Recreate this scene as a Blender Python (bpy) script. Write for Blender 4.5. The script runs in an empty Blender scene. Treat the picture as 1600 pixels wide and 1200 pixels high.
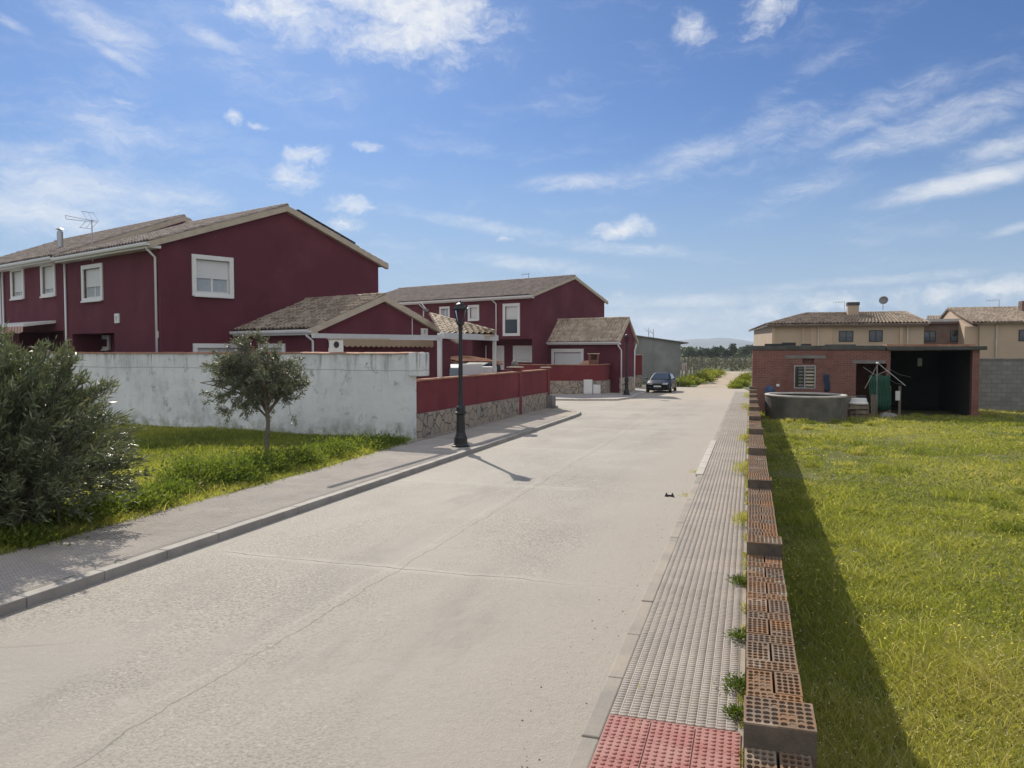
import bpy, math, random
import numpy as np
from mathutils import Vector
rng = np.random.default_rng(7)
random.seed(7)
scene = bpy.context.scene
COL = scene.collection

# ------------------------------------------------------------------ camera
FOC, HZ, CAM_H = 1200.0, 549.0, 2.6          # focal length in photo pixels, horizon row, eye height
PITCH = math.atan((600 - HZ) / FOC)
YAW = math.atan(372 / math.hypot(FOC, 600 - HZ))
cam = bpy.data.cameras.new('camera')
cam.sensor_fit = 'HORIZONTAL'; cam.sensor_width = 36.0; cam.lens = FOC / 1600 * 36
cam.clip_start = 0.05; cam.clip_end = 40000
camo = bpy.data.objects.new('camera', cam); COL.objects.link(camo)
camo.location = (0, 0, CAM_H); camo.rotation_euler = (math.pi / 2 - PITCH, 0, YAW)
scene.camera = camo

def ray(px, py):
    x = (px - 800) / FOC; y = (600 - py) / FOC
    fy = math.cos(PITCH) + y * math.sin(PITCH); fz = -math.sin(PITCH) + y * math.cos(PITCH)
    c, s = math.cos(YAW), math.sin(YAW)
    return np.array([x * c - fy * s, x * s + fy * c, fz])

# ------------------------------------------------------------------ sky, sun, exposure
SUN_EL, SUN_AZ = math.radians(36.5), math.radians(-35.5)     # azimuth clockwise from +Y
scene.view_settings.view_transform = 'Standard'; scene.view_settings.look = 'None'
scene.view_settings.exposure = 0.12; scene.view_settings.gamma = 1.0
world = bpy.data.worlds.new('World'); scene.world = world; world.use_nodes = True
nt = world.node_tree; nt.nodes.clear(); L = nt.links.new
def wn(t, **kw):
    n = nt.nodes.new(t)
    for k, v in kw.items(): setattr(n, k, v)
    return n
def wm(op, a, b=None, c=None, clamp=False):
    n = wn('ShaderNodeMath', operation=op, use_clamp=clamp)
    for i, v in enumerate((a, b, c)):
        if v is None: continue
        if isinstance(v, (int, float)): n.inputs[i].default_value = v
        else: L(v, n.inputs[i])
    return n.outputs[0]
sky = wn('ShaderNodeTexSky', sky_type='NISHITA', sun_disc=False)
sky.sun_elevation = SUN_EL; sky.sun_rotation = SUN_AZ
sky.air_density = 1.0; sky.dust_density = 0.5; sky.ozone_density = 2.5; sky.altitude = 200
tc = wn('ShaderNodeTexCoord'); sep = wn('ShaderNodeSeparateXYZ'); L(tc.outputs['Generated'], sep.inputs[0])
az = wm('ARCTAN2', sep.outputs[0], sep.outputs[1]); el = wm('ARCSINE', sep.outputs[2])
ae = wn('ShaderNodeCombineXYZ'); L(az, ae.inputs[0]); L(el, ae.inputs[1])
def noise(scale, detail, rough, sx=1, sy=1, rot=0.0, src=None):
    m = wn('ShaderNodeMapping'); m.inputs['Scale'].default_value = (sx, sy, 1); m.inputs['Rotation'].default_value = (0, 0, rot)
    L(src or ae.outputs[0], m.inputs[0])
    n = wn('ShaderNodeTexNoise'); n.inputs['Scale'].default_value = scale; n.inputs['Detail'].default_value = detail
    n.inputs['Roughness'].default_value = rough; L(m.outputs[0], n.inputs['Vector'])
    return n
wob = noise(14, 4, .6); wv = wn('ShaderNodeVectorMath', operation='SUBTRACT'); L(wob.outputs['Color'], wv.inputs[0]); wv.inputs[1].default_value = (.5, .5, .5)
wv2 = wn('ShaderNodeVectorMath', operation='SCALE'); L(wv.outputs[0], wv2.inputs[0]); wv2.inputs['Scale'].default_value = .05
warp = wn('ShaderNodeVectorMath', operation='ADD'); L(ae.outputs[0], warp.inputs[0]); L(wv2.outputs[0], warp.inputs[1])
def blob(px, py, rx, ry, ang, src):
    d = ray(px, py); d = d / np.linalg.norm(d)
    m = wn('ShaderNodeMapping', vector_type='TEXTURE')
    m.inputs['Location'].default_value = (math.atan2(d[0], d[1]), math.asin(d[2]), 0)
    m.inputs['Rotation'].default_value = (0, 0, math.radians(ang)); m.inputs['Scale'].default_value = (rx / FOC, ry / FOC, 1)
    L(src, m.inputs[0]); le = wn('ShaderNodeVectorMath', operation='LENGTH'); L(m.outputs[0], le.inputs[0])
    r = wn('ShaderNodeMapRange', interpolation_type='SMOOTHSTEP'); L(le.outputs['Value'], r.inputs[0])
    r.inputs[1].default_value = 1.0; r.inputs[2].default_value = 0.0
    return r.outputs[0]
def layer(blobs, src):
    acc = None
    for px, py, rx, ry, ang, s in blobs:
        b = wm('MULTIPLY', blob(px, py, rx, ry, ang, src), s)
        acc = b if acc is None else wm('MAXIMUM', acc, b)
    return acc
puffs = layer([(640, 10, 230, 120, -8, 1.25), (420, 0, 210, 70, -15, .9), (560, 60, 260, 70, -14, .55), (475, 238, 60, 26, 0, .9), (465, 270, 85, 40, 10, .85), (545, 320, 70, 24, -4, .85), (530, 350, 60, 26, 8, .7),
               (188, 152, 36, 14, 5, .8), (364, 186, 28, 17, 10, .8), (408, 200, 26, 12, 0, .7), (572, 228, 44, 13, -5, .65), (975, 355, 75, 26, 2, 1.0), (1088, 48, 64, 44, -10, .62),
               (1205, 18, 120, 62, 8, .6), (790, 373, 26, 13, 0, .7), (1195, 486, 60, 22, 0, .9), (1140, 500, 160, 22, 0, .55), (1040, 500, 60, 16, 0, .8), (985, 465, 90, 14, 0, .5), (1330, 470, 240, 24, 3, .7), (1560, 455, 220, 30, 3, .85)], warp.outputs[0])
pn = noise(19, 10, .68, 1, 1.9, -.15, warp.outputs[0])
puff = wn('ShaderNodeMapRange', interpolation_type='SMOOTHSTEP')
L(wm('MULTIPLY_ADD', wm('SUBTRACT', pn.outputs[0], .5), 2.6, puffs), puff.inputs[0]); puff.inputs[1].default_value = .08; puff.inputs[2].default_value = 1.45
puffv = wm('MULTIPLY', puff.outputs[0], wm('MULTIPLY', puffs, 3.0, clamp=True))
wisps = layer([(180, 190, 420, 150, -12, .42), (420, 120, 330, 90, -14, .4), (1510, 285, 190, 26, 9, 1.2), (1120, 230, 300, 50, 17, .75), (1350, 180, 340, 50, 20, .5), (1480, 190, 260, 45, 12, .8), (900, 285, 150, 24, 4, .75), (1560, 235, 130, 40, 12, .8),
               (150, 35, 190, 50, -24, .75), (185, 90, 80, 18, -24, .8), (330, 60, 150, 28, -26, .6), (20, 40, 60, 14, -20, .7), (120, 290, 300, 85, -9, .85), (60, 335, 260, 60, -4, .9), (270, 300, 200, 50, -14, .6),
               (760, 355, 280, 22, -9, .7), (950, 385, 330, 22, -6, .6), (860, 415, 300, 24, -6, .6), (1250, 300, 190, 45, 20, .5), (690, 340, 160, 22, -10, .5), (1090, 470, 520, 24, 1, .75), (1350, 440, 460, 16, 3, .6), (1000, 500, 420, 45, 0, .7), (1590, 355, 70, 12, 14, .8), (1260, 120, 330, 40, 30, .35), (600, 400, 260, 24, 0, .4)], ae.outputs[0])
wnz = noise(8, 10, .72, 1, 3.6, -.25, warp.outputs[0])
wis = wn('ShaderNodeMapRange', interpolation_type='SMOOTHSTEP'); L(wm('MULTIPLY_ADD', wm('SUBTRACT', wnz.outputs[0], .5), 2.3, wisps), wis.inputs[0]); wis.inputs[1].default_value = .05; wis.inputs[2].default_value = 1.6
wisv = wm('MULTIPLY', wis.outputs[0], wm('MULTIPLY', wisps, 2.5, clamp=True))
gen = noise(5, 7, .65, 1, 5, -.2, warp.outputs[0])
genr = wn('ShaderNodeMapRange', interpolation_type='SMOOTHSTEP'); L(gen.outputs[0], genr.inputs[0]); genr.inputs[1].default_value = .5; genr.inputs[2].default_value = .85; genr.inputs[4].default_value = .28
cl = wm('MAXIMUM', wm('MULTIPLY', puffv, .9), wm('MAXIMUM', wm('MULTIPLY', wisv, .8), genr.outputs[0]))
shn = noise(45, 6, .6, 1, 1.6)
ccol = wn('ShaderNodeMixRGB'); ccol.inputs[1].default_value = (8.6, 9.4, 10.6, 1); ccol.inputs[2].default_value = (12.6, 12.6, 12.6, 1); L(wm('MULTIPLY', shn.outputs[0], 1.5, clamp=True), ccol.inputs[0])
tint = wn('ShaderNodeMixRGB', blend_type='MULTIPLY'); tint.inputs[0].default_value = 1; tint.inputs[2].default_value = (.49, .725, 1.08, 1); L(sky.outputs[0], tint.inputs[1])
cmix = wn('ShaderNodeMixRGB'); L(cl, cmix.inputs[0])
hzr = wn('ShaderNodeMapRange', interpolation_type='SMOOTHERSTEP'); L(el, hzr.inputs[0]); hzr.inputs[1].default_value = .34; hzr.inputs[2].default_value = -.02; hzr.inputs[4].default_value = .92
hmix = wn('ShaderNodeMixRGB'); L(hzr.outputs[0], hmix.inputs[0]); L(tint.outputs[0], hmix.inputs[1]); hmix.inputs[2].default_value = (4.6, 6.5, 8.9, 1); L(hmix.outputs[0], cmix.inputs[1]); L(ccol.outputs[0], cmix.inputs[2])
# added cloud bank in the unseen sky behind the viewer, filling the shaded fronts
bdot = wn('ShaderNodeVectorMath', operation='DOT_PRODUCT'); L(tc.outputs['Generated'], bdot.inputs[0]); bdot.inputs[1].default_value = (.29, -.95, .45)
bkn = noise(3.2, 7, .6, 1, 1.6, 0, tc.outputs['Generated'])
bkm = wn('ShaderNodeMapRange', interpolation_type='SMOOTHSTEP'); L(wm('MULTIPLY_ADD', wm('SUBTRACT', bkn.outputs[0], .5), 1.1, bdot.outputs['Value']), bkm.inputs[0]); bkm.inputs[1].default_value = .08; bkm.inputs[2].default_value = .42
bmix = wn('ShaderNodeMixRGB'); L(bkm.outputs[0], bmix.inputs[0]); L(cmix.outputs[0], bmix.inputs[1]); bmix.inputs[2].default_value = (10.2, 10.6, 11.4, 1)
bg = wn('ShaderNodeBackground'); bg.inputs[1].default_value = 0.07; L(bmix.outputs[0], bg.inputs[0])
wo = wn('ShaderNodeOutputWorld'); L(bg.outputs[0], wo.inputs[0])

sun = bpy.data.lights.new('sun', 'SUN'); sun.energy = 4.6; sun.angle = math.radians(.5); sun.color = (1.0, .92, .79)
suno = bpy.data.objects.new('sun', sun); COL.objects.link(suno)
sd = Vector((math.sin(SUN_AZ) * math.cos(SUN_EL), math.cos(SUN_AZ) * math.cos(SUN_EL), math.sin(SUN_EL)))
suno.location = (-30, 40, 40); suno.rotation_euler = sd.to_track_quat('Z', 'Y').to_euler()

# ------------------------------------------------------------------ geometry helpers
GS = .007
def gz(y): return -GS * min(max(y, -20), 60)
def G(px, py, dz=0.0):
    d = ray(px, py); t = (dz - CAM_H) / (d[2] + GS * d[1]); p = d * t + np.array([0, 0, CAM_H])
    if p[1] > 60:
        t = (dz - GS * 60 - CAM_H) / d[2]; p = d * t + np.array([0, 0, CAM_H])
    return p
def P(px, py, dep): return ray(px, py) * dep + np.array([0, 0, CAM_H])
def vp(px):
    d = ray(px, HZ); d[2] = 0; return d / np.linalg.norm(d)
def A(*v): return np.array(v, float)
class Fr:
    'vertical plane: u along d, z up, n towards the camera side'
    def __init__(s, o, d):
        s.o = A(o[0], o[1], 0); d = A(d[0], d[1], 0); s.d = d / np.linalg.norm(d); n = A(s.d[1], -s.d[0], 0)
        s.n = n if n @ (-s.o) > 0 else -n
    def hit(s, px, py):
        d = ray(px, py); c = A(0, 0, CAM_H); t = ((s.o - c) @ s.n) / (d @ s.n); p = c + d * t
        return (p - s.o) @ s.d, p[2]
    def u(s, px, py=HZ): return s.hit(px, py)[0]
    def z(s, px, py): return s.hit(px, py)[1]
    def pt(s, u, z, n=0.0): return s.o + s.d * u + s.n * n + A(0, 0, z)
    def rect(s, x0, y0, x1, y1):
        a = s.hit(x0, y0); b = s.hit(x1, y1); c = s.hit(x0, y1); d = s.hit(x1, y0)
        return min(a[0], b[0]), max(a[0], b[0]), (c[1] + b[1]) / 2, (a[1] + d[1]) / 2

ORG = {}
class MB:
    def __init__(s): s.v = []; s.f = []
    def poly(s, *pts):
        k = len(s.v); s.v += [tuple(p) for p in pts]; s.f.append(tuple(range(k, k + len(pts))))
    def hexa(s, b, t):
        k = len(s.v); s.v += [tuple(p) for p in b] + [tuple(p) for p in t]; n = len(b)
        s.f.append(tuple(range(k + n - 1, k - 1, -1))); s.f.append(tuple(range(k + n, k + 2 * n)))
        for i in range(n): j = (i + 1) % n; s.f.append((k + i, k + j, k + n + j, k + n + i))
    def box(s, x0, x1, y0, y1, z0, z1):
        s.hexa([(x0, y0, z0), (x1, y0, z0), (x1, y1, z0), (x0, y1, z0)], [(x0, y0, z1), (x1, y0, z1), (x1, y1, z1), (x0, y1, z1)])
    def fbox(s, F, u0, u1, z0, z1, n0, n1):
        q = lambda z: [F.pt(u0, z, n0), F.pt(u1, z, n0), F.pt(u1, z, n1), F.pt(u0, z, n1)]
        s.hexa(q(z0), q(z1))
    def prism(s, pts, z0, z1, follow=False):
        g = (lambda p: gz(p[1])) if follow else (lambda p: 0)
        s.hexa([(p[0], p[1], z0 + g(p)) for p in pts], [(p[0], p[1], z1 + g(p)) for p in pts])
    def bar(s, a, b, w, h, up=(0, 0, 1)):
        a = A(*a); b = A(*b); d = b - a; d /= np.linalg.norm(d); x = np.cross(d, A(*up))
        if np.linalg.norm(x) < 1e-4: x = np.cross(d, A(1, 0, 0))
        x /= np.linalg.norm(x); y = np.cross(x, d)
        c = [(-w / 2, -h / 2), (w / 2, -h / 2), (w / 2, h / 2), (-w / 2, h / 2)]
        s.hexa([a + x * i + y * j for i, j in c], [b + x * i + y * j for i, j in c])
    def tube(s, pts, r, seg=8, cap=True):
        pts = [A(*p) for p in pts]; n = len(pts); rs = r if hasattr(r, '__len__') else [r] * n; k = len(s.v); prev = None
        for i, p in enumerate(pts):
            d = pts[min(i + 1, n - 1)] - pts[max(i - 1, 0)]; d = d / (np.linalg.norm(d) + 1e-9)
            if prev is None: x = np.cross(d, A(0, 0, 1) if abs(d[2]) < .9 else A(1, 0, 0))
            else: x = prev - d * (prev @ d)
            x = x / (np.linalg.norm(x) + 1e-9); prev = x; y = np.cross(d, x)
            for j in range(seg):
                a = 2 * math.pi * j / seg; s.v.append(tuple(p + (x * math.cos(a) + y * math.sin(a)) * rs[i]))
        for i in range(n - 1):
            for j in range(seg):
                a = k + i * seg + j; b = k + i * seg + (j + 1) % seg; s.f.append((a, b, b + seg, a + seg))
        if cap: s.f.append(tuple(range(k + seg - 1, k - 1, -1))); s.f.append(tuple(range(k + (n - 1) * seg, k + n * seg)))
    def lathe(s, c, prof, seg=16, a0=0.0, sx=1, sy=1):
        k = len(s.v); n = len(prof)
        for r, z in prof:
            for j in range(seg):
                a = a0 + 2 * math.pi * j / seg; s.v.append((c[0] + r * sx * math.cos(a), c[1] + r * sy * math.sin(a), c[2] + z))
        for i in range(n - 1):
            for j in range(seg):
                a = k + i * seg + j; b = k + i * seg + (j + 1) % seg; s.f.append((a, b, b + seg, a + seg))
        s.f.append(tuple(range(k + seg - 1, k - 1, -1))); s.f.append(tuple(range(k + (n - 1) * seg, k + n * seg)))
    def sphere(s, c, r, seg=12, sz=1):
        s.lathe(c, [(r * math.sin(t) + .001, -r * sz * math.cos(t)) for t in np.linspace(0, math.pi, seg // 2 + 1)], seg)
    def wall(s, F, u0, u1, z0, z1, holes=(), n=0.0):
        us = sorted({u0, u1} | {v for h in holes for v in h[:2]}); zs = sorted({z0, z1} | {v for h in holes for v in h[2:4]})
        for a, b in zip(us, us[1:]):
            for c, d in zip(zs, zs[1:]):
                m, q = (a + b) / 2, (c + d) / 2
                if any(h[0] < m < h[1] and h[2] < q < h[3] for h in holes): continue
                s.poly(F.pt(a, c, n), F.pt(b, c, n), F.pt(b, d, n), F.pt(a, d, n))
        for a, b, c, d, dep in holes:
            q = [(a, c), (b, c), (b, d), (a, d)]
            for (p, r), (p2, r2) in zip(q, q[1:] + q[:1]): s.poly(F.pt(p, r, n), F.pt(p2, r2, n), F.pt(p2, r2, n - dep), F.pt(p, r, n - dep))
            s.poly(*[F.pt(p, r, n - dep) for p, r in q])
    def build(s, name, m, parent=None, smooth=False, bevel=0, org=None, local=False):
        v = np.array(s.v, float)
        if local: o = A(0, 0, 0)
        elif parent is not None: o = A(*ORG[parent])
        elif org is not None: o = A(*org)
        else: o = A((v[:, 0].min() + v[:, 0].max()) / 2, (v[:, 1].min() + v[:, 1].max()) / 2, v[:, 2].min())
        me = bpy.data.meshes.new(name); me.from_pydata((v - o).tolist(), [], s.f); me.update()
        ob = bpy.data.objects.new(name, me); COL.objects.link(ob); me.materials.append(m)
        if smooth: me.polygons.foreach_set('use_smooth', [True] * len(me.polygons))
        if parent is not None: ob.parent = parent
        elif not local: ob.location = o
        ORG[ob] = tuple(o)
        if bevel:
            b = ob.modifiers.new('bevel', 'BEVEL'); b.width = bevel; b.segments = 2; b.limit_method = 'ANGLE'
        return ob
def fast_mesh(name, verts, faces_flat, loop_tot, m, parent=None, attr=None, org=(0, 0, 0), smooth=False):
    me = bpy.data.meshes.new(name); v = np.asarray(verts, np.float32) - np.asarray(org, np.float32)
    me.vertices.add(len(v)); me.vertices.foreach_set('co', v.ravel())
    ff = np.asarray(faces_flat, np.int32).ravel(); lt = np.asarray(loop_tot, np.int32)
    me.loops.add(len(ff)); me.loops.foreach_set('vertex_index', ff)
    me.polygons.add(len(lt)); me.polygons.foreach_set('loop_start', np.concatenate([[0], np.cumsum(lt)[:-1]]).astype(np.int32)); me.polygons.foreach_set('loop_total', lt)
    if smooth: me.polygons.foreach_set('use_smooth', np.ones(len(lt), bool))
    if attr is not None:
        a = me.attributes.new('rnd', 'FLOAT', 'POINT'); a.data.foreach_set('value', np.asarray(attr, np.float32))
    me.update(calc_edges=True); me.materials.append(m)
    ob = bpy.data.objects.new(name, me); COL.objects.link(ob)
    if parent is not None: ob.parent = parent
    else: ob.location = org
    ORG[ob] = tuple(org)
    return ob
def tag(o, label, cat, group=None):
    o['label'] = label; o['category'] = cat
    if group: o['group'] = group
    return o
def thing(name, label, cat, loc=(0, 0, 0), group=None):
    o = bpy.data.objects.new(name, None); COL.objects.link(o); o.location = tuple(loc); o.empty_display_size = .2; ORG[o] = tuple(loc)
    return tag(o, label, cat, group)
def kind(o, k): o['kind'] = k; return o
def copy_tree(o, parent=None):
    c = o.copy(); COL.objects.link(c); c.parent = parent; ORG[c] = ORG.get(o, (0, 0, 0))
    for ch in [x for x in list(COL.objects) if x.parent == o and x != c]: copy_tree(ch, c)
    return c

# ------------------------------------------------------------------ materials
class NT:
    def __init__(s, name):
        s.m = bpy.data.materials.new(name); s.m.use_nodes = True; s.t = s.m.node_tree; s.b = s.t.nodes['Principled BSDF']; s.tc = s.t.nodes.new('ShaderNodeTexCoord')
    def n(s, t, **kw):
        x = s.t.nodes.new(t)
        for k, v in kw.items(): setattr(x, k, v)
        return x
    def l(s, a, b): s.t.links.new(a, b)
    def mp(s, scale=(1, 1, 1), rot=(0, 0, 0), src=None):
        x = s.n('ShaderNodeMapping'); x.inputs['Scale'].default_value = scale; x.inputs['Rotation'].default_value = rot
        s.l(src or s.tc.outputs['Object'], x.inputs[0]); return x.outputs[0]
    def noise(s, scale, detail=4, rough=.6, vec=None, out=0):
        x = s.n('ShaderNodeTexNoise'); x.inputs['Scale'].default_value = scale; x.inputs['Detail'].default_value = detail; x.inputs['Roughness'].default_value = rough
        s.l(vec or s.tc.outputs['Object'], x.inputs['Vector']); return x.outputs[out]
    def ramp(s, v, lo, hi, a=0.0, b=1.0):
        x = s.n('ShaderNodeMapRange', interpolation_type='SMOOTHSTEP'); s.l(v, x.inputs[0])
        for i, q in enumerate((lo, hi, a, b)): x.inputs[i + 1].default_value = q
        return x.outputs[0]
    def math(s, op, a, b=0.0, clamp=False):
        x = s.n('ShaderNodeMath', operation=op, use_clamp=clamp)
        for i, q in enumerate((a, b)):
            if isinstance(q, (int, float)): x.inputs[i].default_value = q
            else: s.l(q, x.inputs[i])
        return x.outputs[0]
    def mix(s, fac, a, b, blend='MIX'):
        x = s.n('ShaderNodeMixRGB', blend_type=blend)
        for i, q in enumerate((fac, a, b)):
            if isinstance(q, (int, float)): x.inputs[i].default_value = q
            elif isinstance(q, tuple): x.inputs[i].default_value = (*q, 1)
            else: s.l(q, x.inputs[i])
        return x.outputs[0]
    def bump(s, h, strength=.3, dist=.02):
        x = s.n('ShaderNodeBump'); x.inputs['Strength'].default_value = strength; x.inputs['Distance'].default_value = dist; s.l(h, x.inputs['Height']); s.l(x.outputs[0], s.b.inputs['Normal'])
    def col(s, c):
        if isinstance(c, tuple): s.b.inputs['Base Color'].default_value = (*c, 1)
        else: s.l(c, s.b.inputs['Base Color'])
    def set(s, rough=.7, metal=0.0, spec=.5):
        s.b.inputs['Roughness'].default_value = rough; s.b.inputs['Metallic'].default_value = metal; s.b.inputs['Specular IOR Level'].default_value = spec; return s.m
def simple(name, c, var=.25, scale=3.0, rough=.6, metal=0.0, bump=.1, spec=.5, c2=None):
    t = NT(name); n = t.noise(scale, 5); c2 = c2 or tuple(x * (1 - var) for x in c)
    f = t.noise(scale * 12, 3)
    t.col(t.mix(t.math('MULTIPLY', f, .3), t.mix(t.ramp(n, .3, .7), c, c2), tuple(x * (1 - var) for x in c)))
    if bump: t.bump(t.noise(scale * 25, 4), bump, .01)
    return t.set(rough, metal, spec)

def m_plaster(name, c, c2, spots=None):
    t = NT(name); n = t.noise(.7, 5); col = t.mix(t.ramp(n, .3, .72), c, c2)
    st = t.noise(2.2, 6, .65, t.mp((1, 1, .18))); col = t.mix(t.ramp(st, .48, .75, 0, .5), col, tuple(x * .62 for x in c)); col = t.mix(t.ramp(t.noise(.45, 5, .6), .45, .7, 0, .5), col, tuple(min(1, x * 1.3 + .012) for x in c))
    if spots: col = t.mix(t.ramp(t.noise(3.1, 6, .7), .69, .74, 0, .5), col, spots)
    t.col(col); t.bump(t.noise(90, 4, .7), .35, .012); return t.set(.85, 0, .3)
M_RED = m_plaster('red_plaster', (.125, .031, .044), (.10, .025, .038), (.26, .16, .16))
M_RED2 = m_plaster('red_wall_plaster', (.185, .036, .04), (.150, .029, .034))
M_WHITE = simple('white_paint', (.74, .73, .70), .08, 4, .5)
M_CREAM = simple('cream_concrete', (.52, .44, .34), .2, 3, .8)
M_GUT = simple('white_aluminium', (.72, .72, .72), .05, 3, .35)
M_SHUT = NT('white_shutter')
w = M_SHUT.n('ShaderNodeTexWave', bands_direction='Z'); w.inputs['Scale'].default_value = 6.5; M_SHUT.l(M_SHUT.tc.outputs['Object'], w.inputs['Vector'])
M_SHUT.col((.66, .66, .65)); M_SHUT.bump(w.outputs[1], .5, .01); M_SHUT = M_SHUT.set(.45)
M_GLASS = NT('window_glass'); M_GLASS.col((.02, .025, .03)); M_GLASS = M_GLASS.set(.06, 0, .8)
M_CURTD = simple('dim_curtain', (.10, .115, .13), .2, 6, .8)
M_CURT = simple('curtain', (.42, .46, .5), .15, 6, .9)
M_DARK = simple('dark_paint', (.02, .02, .022), .2, 4, .6)
M_BLKMET = simple('black_cast_iron', (.012, .013, .016), .3, 8, .42, 0, .1)

def m_tile(name, c, c2, c3):
    t = NT(name); v = t.n('ShaderNodeTexVoronoi'); v.inputs['Scale'].default_value = 3.4; t.l(t.tc.outputs['Object'], v.inputs['Vector'])
    sp = t.n('ShaderNodeSeparateColor'); t.l(v.outputs['Color'], sp.inputs[0])
    col = t.mix(t.ramp(sp.outputs[0], .1, .9), c, c2); col = t.mix(t.ramp(t.noise(1.3, 6), .5, .75, 0, .7), col, c3)
    col = t.mix(t.ramp(t.noise(9, 5), .6, .8, 0, .6), col, tuple(x * .4 for x in c)); t.col(col); t.bump(t.noise(60, 4), .3, .01); return t.set(.85, 0, .25)
M_TILE = m_tile('clay_tile', (.25, .20, .17), (.33, .275, .24), (.19, .17, .155))
M_TILE2 = m_tile('weathered_clay_tile', (.34, .27, .20), (.48, .40, .31), (.17, .14, .115))
M_TILE3 = m_tile('dark_weathered_tile', (.20, .15, .115), (.34, .28, .215), (.095, .08, .068))
M_TERRA = m_tile('terracotta_coping', (.32, .15, .09), (.40, .22, .14), (.26, .19, .15))

def m_white_wall():
    t = NT('stained_whitewash'); n = t.noise(1.1, 6, .62); col = t.mix(t.ramp(n, .35, .7), (.72, .73, .72), (.62, .635, .63))
    pat = t.noise(.9, 6, .7, t.mp((1, 1, .8))); col = t.mix(t.ramp(pat, .48, .7, 0, .7), col, (.42, .435, .43))
    st = t.noise(2.6, 6, .7, t.mp((1, 1, .12))); sz = t.n('ShaderNodeSeparateXYZ'); t.l(t.tc.outputs['Object'], sz.inputs[0])
    top = t.ramp(sz.outputs[2], 1.4, 2.8, .1, 1); col = t.mix(t.math('MULTIPLY', t.ramp(st, .48, .72), t.math('MULTIPLY', top, 1.0)), col, (.25, .25, .24)); dr = t.math('MULTIPLY', t.ramp(t.noise(5, 6, .7, t.mp((1, 1, .06))), .54, .68), t.ramp(sz.outputs[2], 1.9, 2.5, 0, .8)); col = t.mix(dr, col, (.17, .17, .16))
    blot = t.noise(2.4, 7, .72); col = t.mix(t.ramp(blot, .545, .7, 0, .8), col, (.23, .23, .22))
    bot = t.ramp(sz.outputs[2], .75, .1, 0, 1); col = t.mix(t.math('MULTIPLY', bot, t.ramp(t.noise(3, 6), .35, .65, 0, .85)), col, (.24, .26, .20))
    lw = t.math('ABSOLUTE', t.math('SUBTRACT', t.math('ADD', sz.outputs[2], t.math('MULTIPLY', t.noise(.8, 5), .16)), 2.2)); col = t.mix(t.math('MULTIPLY', t.ramp(lw, .022, .004), .55), col, (.2, .2, .2))
    t.col(col); t.bump(t.math('ADD', t.noise(7, 5), t.math('MULTIPLY', t.noise(70, 3), .25)), .35, .03); return t.set(.9, 0, .2)
M_WWALL = m_white_wall()

def m_stone():
    t = NT('crazy_stone_cladding'); vec = t.n('ShaderNodeVectorMath', operation='ADD'); t.l(t.tc.outputs['Object'], vec.inputs[0])
    nz = t.n('ShaderNodeVectorMath', operation='SCALE'); t.l(t.noise(3, 3, .5, None, 1), nz.inputs[0]); nz.inputs['Scale'].default_value = .25; t.l(nz.outputs[0], vec.inputs[1])
    def vor(f):
        v = t.n('ShaderNodeTexVoronoi', feature=f); v.inputs['Scale'].default_value = 2.6; t.l(vec.outputs[0], v.inputs['Vector']); return v
    e = vor('DISTANCE_TO_EDGE'); c = vor('F1'); sp = t.n('ShaderNodeSeparateColor'); t.l(c.outputs['Color'], sp.inputs[0])
    col = t.mix(t.ramp(sp.outputs[0], 0, 1), (.40, .33, .25), (.30, .27, .235)); col = t.mix(t.ramp(t.noise(8, 5), .45, .8, 0, .6), col, (.22, .17, .12))
    g = t.ramp(e.outputs['Distance'], .015, .05); col = t.mix(g, (.085, .075, .065), col); t.col(col)
    t.bump(t.math('ADD', g, t.math('MULTIPLY', t.noise(20, 4), .3)), .6, .03); return t.set(.85, 0, .3)
M_STONE = m_stone()

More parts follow.
